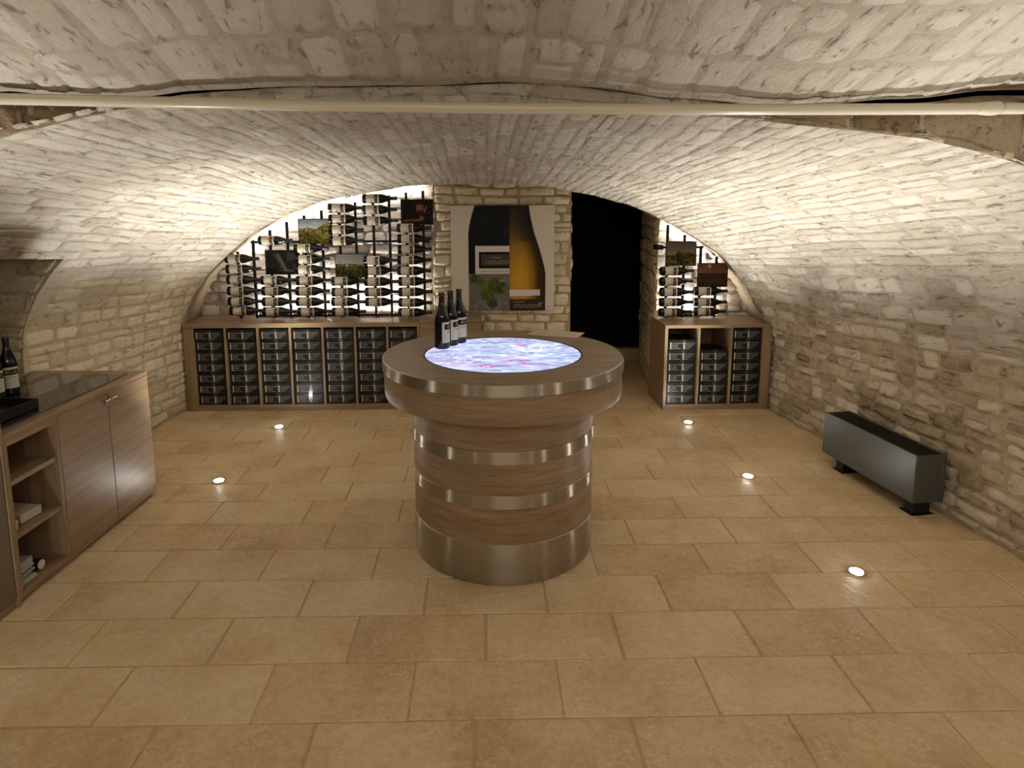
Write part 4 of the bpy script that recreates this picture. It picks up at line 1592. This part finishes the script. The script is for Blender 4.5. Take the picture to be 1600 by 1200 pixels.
def paint_poster(u, v):
    x, y = 90 + u * 1010, 70 + v * 1035
    c = np.ones(u.shape + (3,)) * np.array([206, 198, 185.])
    le = np.interp(y, [70, 130, 200, 260, 330, 1200], [322, 303, 284, 270, 261, 260])
    m = (x > le) & (x < 662) & (y < 737)
    sh = 14 + 16 * np.exp(-((x - 420) / 70) ** 2) * np.exp(-((y - 210) / 40) ** 2) + 14 * np.exp(-((x - 630) / 40) ** 2) * np.exp(-((y - 330) / 90) ** 2) + 6 * np.exp(-((x - 345) / 16) ** 2)
    c = np.where(m[..., None], np.stack([sh * .92, sh, sh * .95], -1), c)
    # white label, black and grey plates
    c = np.where(((x > 325) & (x < 662) & (y > 460) & (y < 735))[..., None], np.array([206, 200, 194.]), c)
    c = np.where(((x > 362) & (x < 662) & (y > 519) & (y < 683))[..., None], np.array([10, 10, 10.]), c)
    c = np.where(((x > 385) & (x < 662) & (y > 544) & (y < 657))[..., None], np.array([66, 60, 60.]), c)
    # grey panel with vine leaves
    c = np.where(((x > 262) & (x < 662) & (y >= 737))[..., None], np.array([110, 104, 98.]), c)

    def leaf(c, cx, cy, r, rot, col):
        a = np.arctan2(y - cy, x - cx) + rot
        d = np.hypot(x - cx, y - cy)
        rr = r * (.82 + .13 * np.cos(5 * a) + .06 * np.cos(15 * a))
        k = np.clip((rr - d) / 6, 0, 1)
        veins = .78 + .22 * np.abs(np.cos(2.5 * a)) + .12 * vnoise(x / 18, y / 18, 120)
        return c * (1 - k[..., None]) + np.asarray(col, float) * veins[..., None] * k[..., None]
    gl = lambda x0, y0, x1, y1, w: line(x, y, x0, y0, x1, y1, w)
    for (a, b, d, e) in ((330, 1100, 332, 1050), (332, 1050, 412, 992), (295, 1058, 335, 1052), (412, 1000, 420, 1050), (420, 1050, 470, 1085), (470, 1085, 520, 1098), (520, 1098, 560, 1060), (560, 1060, 568, 1000), (570, 805, 650, 800), (600, 795, 632, 770), (600, 1030, 650, 1028)):
        c = over(c, [160, 154, 146], gl(a, b, d, e, 4))
    for (a, b, d, e) in ((395, 800, 400, 900), (400, 900, 460, 900), (330, 920, 420, 925), (540, 870, 600, 930), (600, 930, 650, 850), (520, 935, 620, 930)):
        c = over(c, [70, 74, 40], gl(a, b, d, e, 4))
    c = leaf(c, 318, 785, 62, .3, [66, 78, 36])
    c = leaf(c, 378, 812, 58, 1.0, [92, 102, 62])
    c = leaf(c, 445, 935, 92, .5, [88, 104, 38])
    c = leaf(c, 512, 848, 86, .1, [78, 94, 36])
    c = leaf(c, 560, 895, 50, .7, [64, 78, 34])
    c = leaf(c, 600, 845, 30, .2, [58, 60, 46])
    c = leaf(c, 490, 1030, 66, .8, [78, 74, 70])
    # golden bottle
    re = np.interp(y, [70, 130, 200, 330, 400, 480, 550, 620, 680, 720, 1200], [850, 858, 870, 902, 924, 950, 972, 990, 1004, 1012, 1014])
    m = (x >= 662) & (x < re) & (y < 990)
    q = (x - 662) / np.maximum(re - 662, 1)
    vert = np.interp(y, [70, 200, 330, 480, 620, 800, 990], [.10, .2, .42, .72, .9, 1.0, .92])
    edge = np.interp(q, [0, .08, .35, .5, .68, .82, 1], [.78, .95, 1.0, .9, .62, .22, .10])
    edge = np.where(y < 420, edge * np.interp(q, [0, .2, .6, 1], [1, .95, .5, .45]), edge)
    k = np.clip(vert * edge, 0, 1)
    gold = lerp([28, 22, 16], [198, 150, 40], k)
    c = np.where(m[..., None], gold, c)
    c = np.where(((x >= 662) & (x < 960) & (y > 897 - (x - 662) * .01) & (y < 960 - (x - 662) * .02))[..., None], np.array([208, 202, 204.]), c)
    c = np.where(((x >= 662) & (x < 1014) & (y >= 990))[..., None], np.array([52, 46, 44.]), c)
    # small amber animal emblem
    e = [112, 84, 50]
    c = over(c, [168, 122, 62], np.maximum.reduce([blob(x, y, 962, 1036, 17, 9, .2), blob(x, y, 981, 1026, 8, 6, .2), gl(951, 1040, 950, 1060, 4), gl(968, 1040, 970, 1060, 4), gl(946, 1030, 943, 1040, 3)]))
    return c


po = thing('poster', 'square printed poster of a dark and a golden bottle on the stone pier', 'poster', (.1725, 5.700, .826))
MB().box(-PW / 2, PW / 2, 0, .010, 0, PH, .001).build('panel', plain('poster board', srgb(206, 198, 185), .4), po)
grid_print('print', PW, PH, 230, 230, paint_poster, M_PRINT_GLOSS, po, lambda x, z: (x, -.0006, z))
P2 = lambda x, y: ((x - 595) / 1010 * PW, -.0012, PH - (y - 70) / 1035 * PH)
for (part, s, size, shear, x, y, off, xmax) in (('label_lettering', 'DOMAINE', 24, 0, 470, 585, 0, 656), ('label_script', 'mouton', 80, .4, 420, 640, -.012, 656),
                                               ('foot_lettering', 'DOMAINE', 24, 0, 700, 1024, 0, 2000), ('foot_script', 'mouton', 84, .4, 690, 1078, -.012, 2000)):
    v, f = text_geo(s, size * PW / 1010, shear, off)
    o0 = P2(x, y)
    lim = P2(xmax, 0)[0]
    MB().add([(min(o0[0] + a, lim), -.0012, o0[2] + b) for a, b in v], f).build(part, M_TAN_INK, po, False, None, False)
mb = MB()
v, f = text_geo('GRAND VIN DE BOURGOGNE', 22 * PW / 1010)
o0 = P2(372, 720)
mb.add([(min(o0[0] + a * .93, P2(658, 0)[0]), -.0012, o0[2] + b) for a, b in v], f)
mb.build('small_lettering', M_BLACK, po, False, None, False)
for (x, y) in ((122, 108), (1068, 108), (1052, 1065), (124, 1065)):
    q = P2(x, y)
    MB().lathe([(.0, -.004), (.006, -.004), (.008, .0), (.008, .020), (.0, .020)], 12).build('standoff', M_CHROME, po, 'auto', (q[0], 0, q[2])).rotation_euler = (-PI / 2, 0, 0)

# ------------------------------------------------------------------ heater on the right
hx0, hy0, hx1, hy1 = 2.418, 3.325, 2.322, 4.105
ang = math.atan2(hy1 - hy0, hx1 - hx0)
HL = math.hypot(hx1 - hx0, hy1 - hy0)
# local x runs along the length from the near end, local y towards the room (left); depth goes to -y
ht = thing('convector_heater', 'long anthracite convector heater on two feet along the right wall', 'heater', (hx0, hy0, 0), ang)
HD = .185
mb = MB()
mb.box(0, HL, -.012, 0, .085, .368, .002)
mb.build('front_panel', M_HEATER, ht)
MB().box(0, HL, -HD, -HD + .012, .085, .368, .002).build('rear_panel', M_HEATER, ht)
for x in (0.0, HL - .012):
    MB().box(x, x + .012, -HD + .012, -.012, .085, .364, .001).build('end_panel', M_HEATER, ht)
MB().box(-.004, .008, -HD - .006, -HD + .010, .080, .366, .001).build('end_rib', M_HEATER, ht)
MB().box(.012, HL - .012, -HD + .012, -.012, .095, .30).build('heat_exchanger', M_BLACK, ht)
ns = 9
for k in range(ns):
    y = -.022 - k * (HD - .044) / (ns - 1)
    MB().box(.012, HL - .012, y - .003, y + .003, .352, .366).build('slat', M_HEATER_DARK, ht)
for k in range(26):
    x = .03 + k * (HL - .06) / 25
    MB().box(x - .0018, x + .0018, -HD + .012, -.012, .350, .3625).build('cross_bar', M_HEATER_DARK, ht)
for x in (.03, HL - .17):
    ft = MB().box(x, x + .07, -.145, -.035, .005, .088, .003).build('foot', M_HEATER_DARK, ht)
    MB().box(x - .014, x + .084, -.160, -.020, 0, .006, .002).build('foot_plate', M_HEATER_DARK, ft)

# ------------------------------------------------------------------ oak sideboard on the left
XF = -2.085
sb = thing('sideboard', 'oak sideboard with two doors, open shelves and a glass top, on the left', 'cabinet', (-2.055, 3.755, 0), math.radians(-1.6))
# local: y runs from 0 (far end) to negative (towards the camera), x from 0 (front) to negative (wall)
DP = .70
MB().box(-DP, 0, -1.12, 0, .765, .790, .002).build('top_board', M_OAK_Y, sb)
MB().box(-DP, -.02, -.02, 0, .02, .765, .001).build('end_panel', M_OAK_Z, sb)
MB().box(-DP, -.001, -.805, -.785, .02, .765, .001).build('divider', M_OAK_Z, sb)
MB().box(-DP, -.001, -1.12, -1.10, .02, .765, .001).build('divider', M_OAK_Z, sb)
MB().box(-DP + .04, -.03, -1.12, -.01, 0, .022, .001).build('plinth', M_OAK_Y, sb)
MB().box(-DP, -.004, -1.10, -.805, .022, .052, .001).build('bottom_board', M_OAK_Y, sb)
MB().box(-DP, -DP + .012, -1.10, -.805, .05, .765).build('back_panel', M_OAK_Y, sb)
MB().box(-DP + .012, -.001, -1.10, -.805, .735, .765, .001).build('top_rail', M_OAK_Y, sb)
for z in (.550, .300):
    MB().box(-DP + .012, -.006, -1.10, -.805, z, z + .022, .001).build('shelf_board', M_OAK_Y, sb)
for (a, b, ky) in ((-.782, -.394, -.418), (-.390, -.002, -.362)):
    d = MB().box(-.02, 0, a, b, .024, .763, .0015).build('door', M_OAK_Y, sb)
    mb = MB()
    mb.box(0, .018, ky - .006, ky + .006, .716, .728, .002)
    mb.box(.016, .024, ky - .024, ky + .024, .708, .736, .004)
    mb.build('knob', M_CHROME, d)
MB().box(-DP + .06, -.06, -1.06, -.09, .790, .796, .001).build('glass_pane', M_GLASS, sb)

for (x, y, lab) in ((-2.515, 3.275, 'dark wine bottle standing on the glass-topped sideboard, right of two'), (-2.525, 3.185, 'dark wine bottle standing on the glass-topped sideboard, left of two')):
    b = copy_tree(bottle0)
    b.location = (x, y, .7965)
    b.rotation_euler = (0, 0, math.radians(35))
    b['label'], b['group'] = lab, 'bottles standing on the sideboard'

tr = thing('serving_tray', 'black serving tray with a metal handle on the sideboard top', 'tray', (-2.20, 3.03, .797), math.radians(-2))
mb = MB()
mb.box(-.34, 0, -.48, 0, 0, .006, .002)
mb.build('tray_base', M_BLACK, tr)
for (a, b, c, d) in ((-.008, 0, -.48, 0), (-.34, -.332, -.48, 0), (-.332, -.008, -.008, 0), (-.332, -.008, -.48, -.472)):
    MB().box(a, b, c, d, .006, .044, .001).build('tray_side', M_BLACK, tr)
MB().tube([(-.03, -.004, .026), (-.03, .022, .03), (-.10, .024, .03), (-.10, -.004, .026)], .006, 8).build('handle', M_CHROME, tr, True)

for (x, y, z, w, d, h, rz, lab) in ((-2.135, 2.815, .3235, .20, .115, .040, -8, 'cream flat carton on the middle shelf of the sideboard, largest of three'),
                                    (-2.12, 2.682, .3235, .14, .055, .045, 0, 'cream carton on the middle shelf of the sideboard, nearest the wine fridge'),
                                    (-2.40, 2.70, .3235, .16, .14, .075, 4, 'cream carton at the back of the middle sideboard shelf')):
    t = thing('paper_carton', lab, 'box', (x, y, z), math.radians(rz), 'cream cartons in the sideboard')
    MB().box(-w, 0, -d / 2, d / 2, 0, h * .7, .001).build('carton_base', M_CREAM, t)
    MB().box(-w - .001, .001, -d / 2 - .001, d / 2 + .001, h * .7, h, .001).build('carton_lid', M_CREAM, t)
for k in range(9):
    t = tag(MB().box(-.21, 0, -.065, .065, 0, .0105, .001).build('magazine', plain('magazine cover', srgb(*random.choice([(150, 160, 160), (170, 172, 165), (120, 135, 140), (185, 180, 168)])), .35)),
            '%s magazine from the bottom of the pile in the sideboard' % ORD[k], 'magazine', 'magazines in the sideboard')
    t.location = (-2.125 + random.uniform(-.012, .008), 2.715 + random.uniform(-.008, .008), .0535 + k * .0113)
    t.rotation_euler = (0, 0, random.uniform(-.12, .12))
tb = thing('cardboard_tube', 'black tube with a white end lying beside the magazines in the sideboard', 'tube', (-2.13, 2.832, .0795))
MB().tube([(-.30, 0, 0), (0, 0, 0)], .0255, 24).build('tube_body', M_BLACK, tb, 'auto')
MB().tube([(0, 0, 0), (.004, 0, 0)], .022, 24).build('end_cap', M_WHITE, tb, 'auto')

# ------------------------------------------------------------------ wine fridge at the left edge
wf = thing('wine_fridge', 'taupe wine fridge with a dark glass door at the left edge', 'fridge', (-2.085, 2.612, 0), math.radians(-1.6))
MB().box(-.62, -.022, -.60, 0, .04, 1.02, .003).build('body', M_FRIDGE, wf)
MB().box(-.60, -.01, -.60, 0, 0, .04, .002).build('plinth', M_OAK_Y, wf)
MB().box(-.63, .004, .001, .018, 0, 1.03, .002).build('side_panel', M_OAK_Z, wf)
for (a, b, c, d) in ((-.10, -.004, .05, 1.01), (-.596, -.52, .05, 1.01), (-.52, -.10, .05, .17), (-.52, -.10, .90, 1.01)):
    MB().box(-.02, .002, a, b, c, d, .002).build('door_frame', M_FRIDGE, wf)
MB().box(-.014, -.006, -.52, -.10, .17, .90).build('glass', M_DARKGLASS, wf)
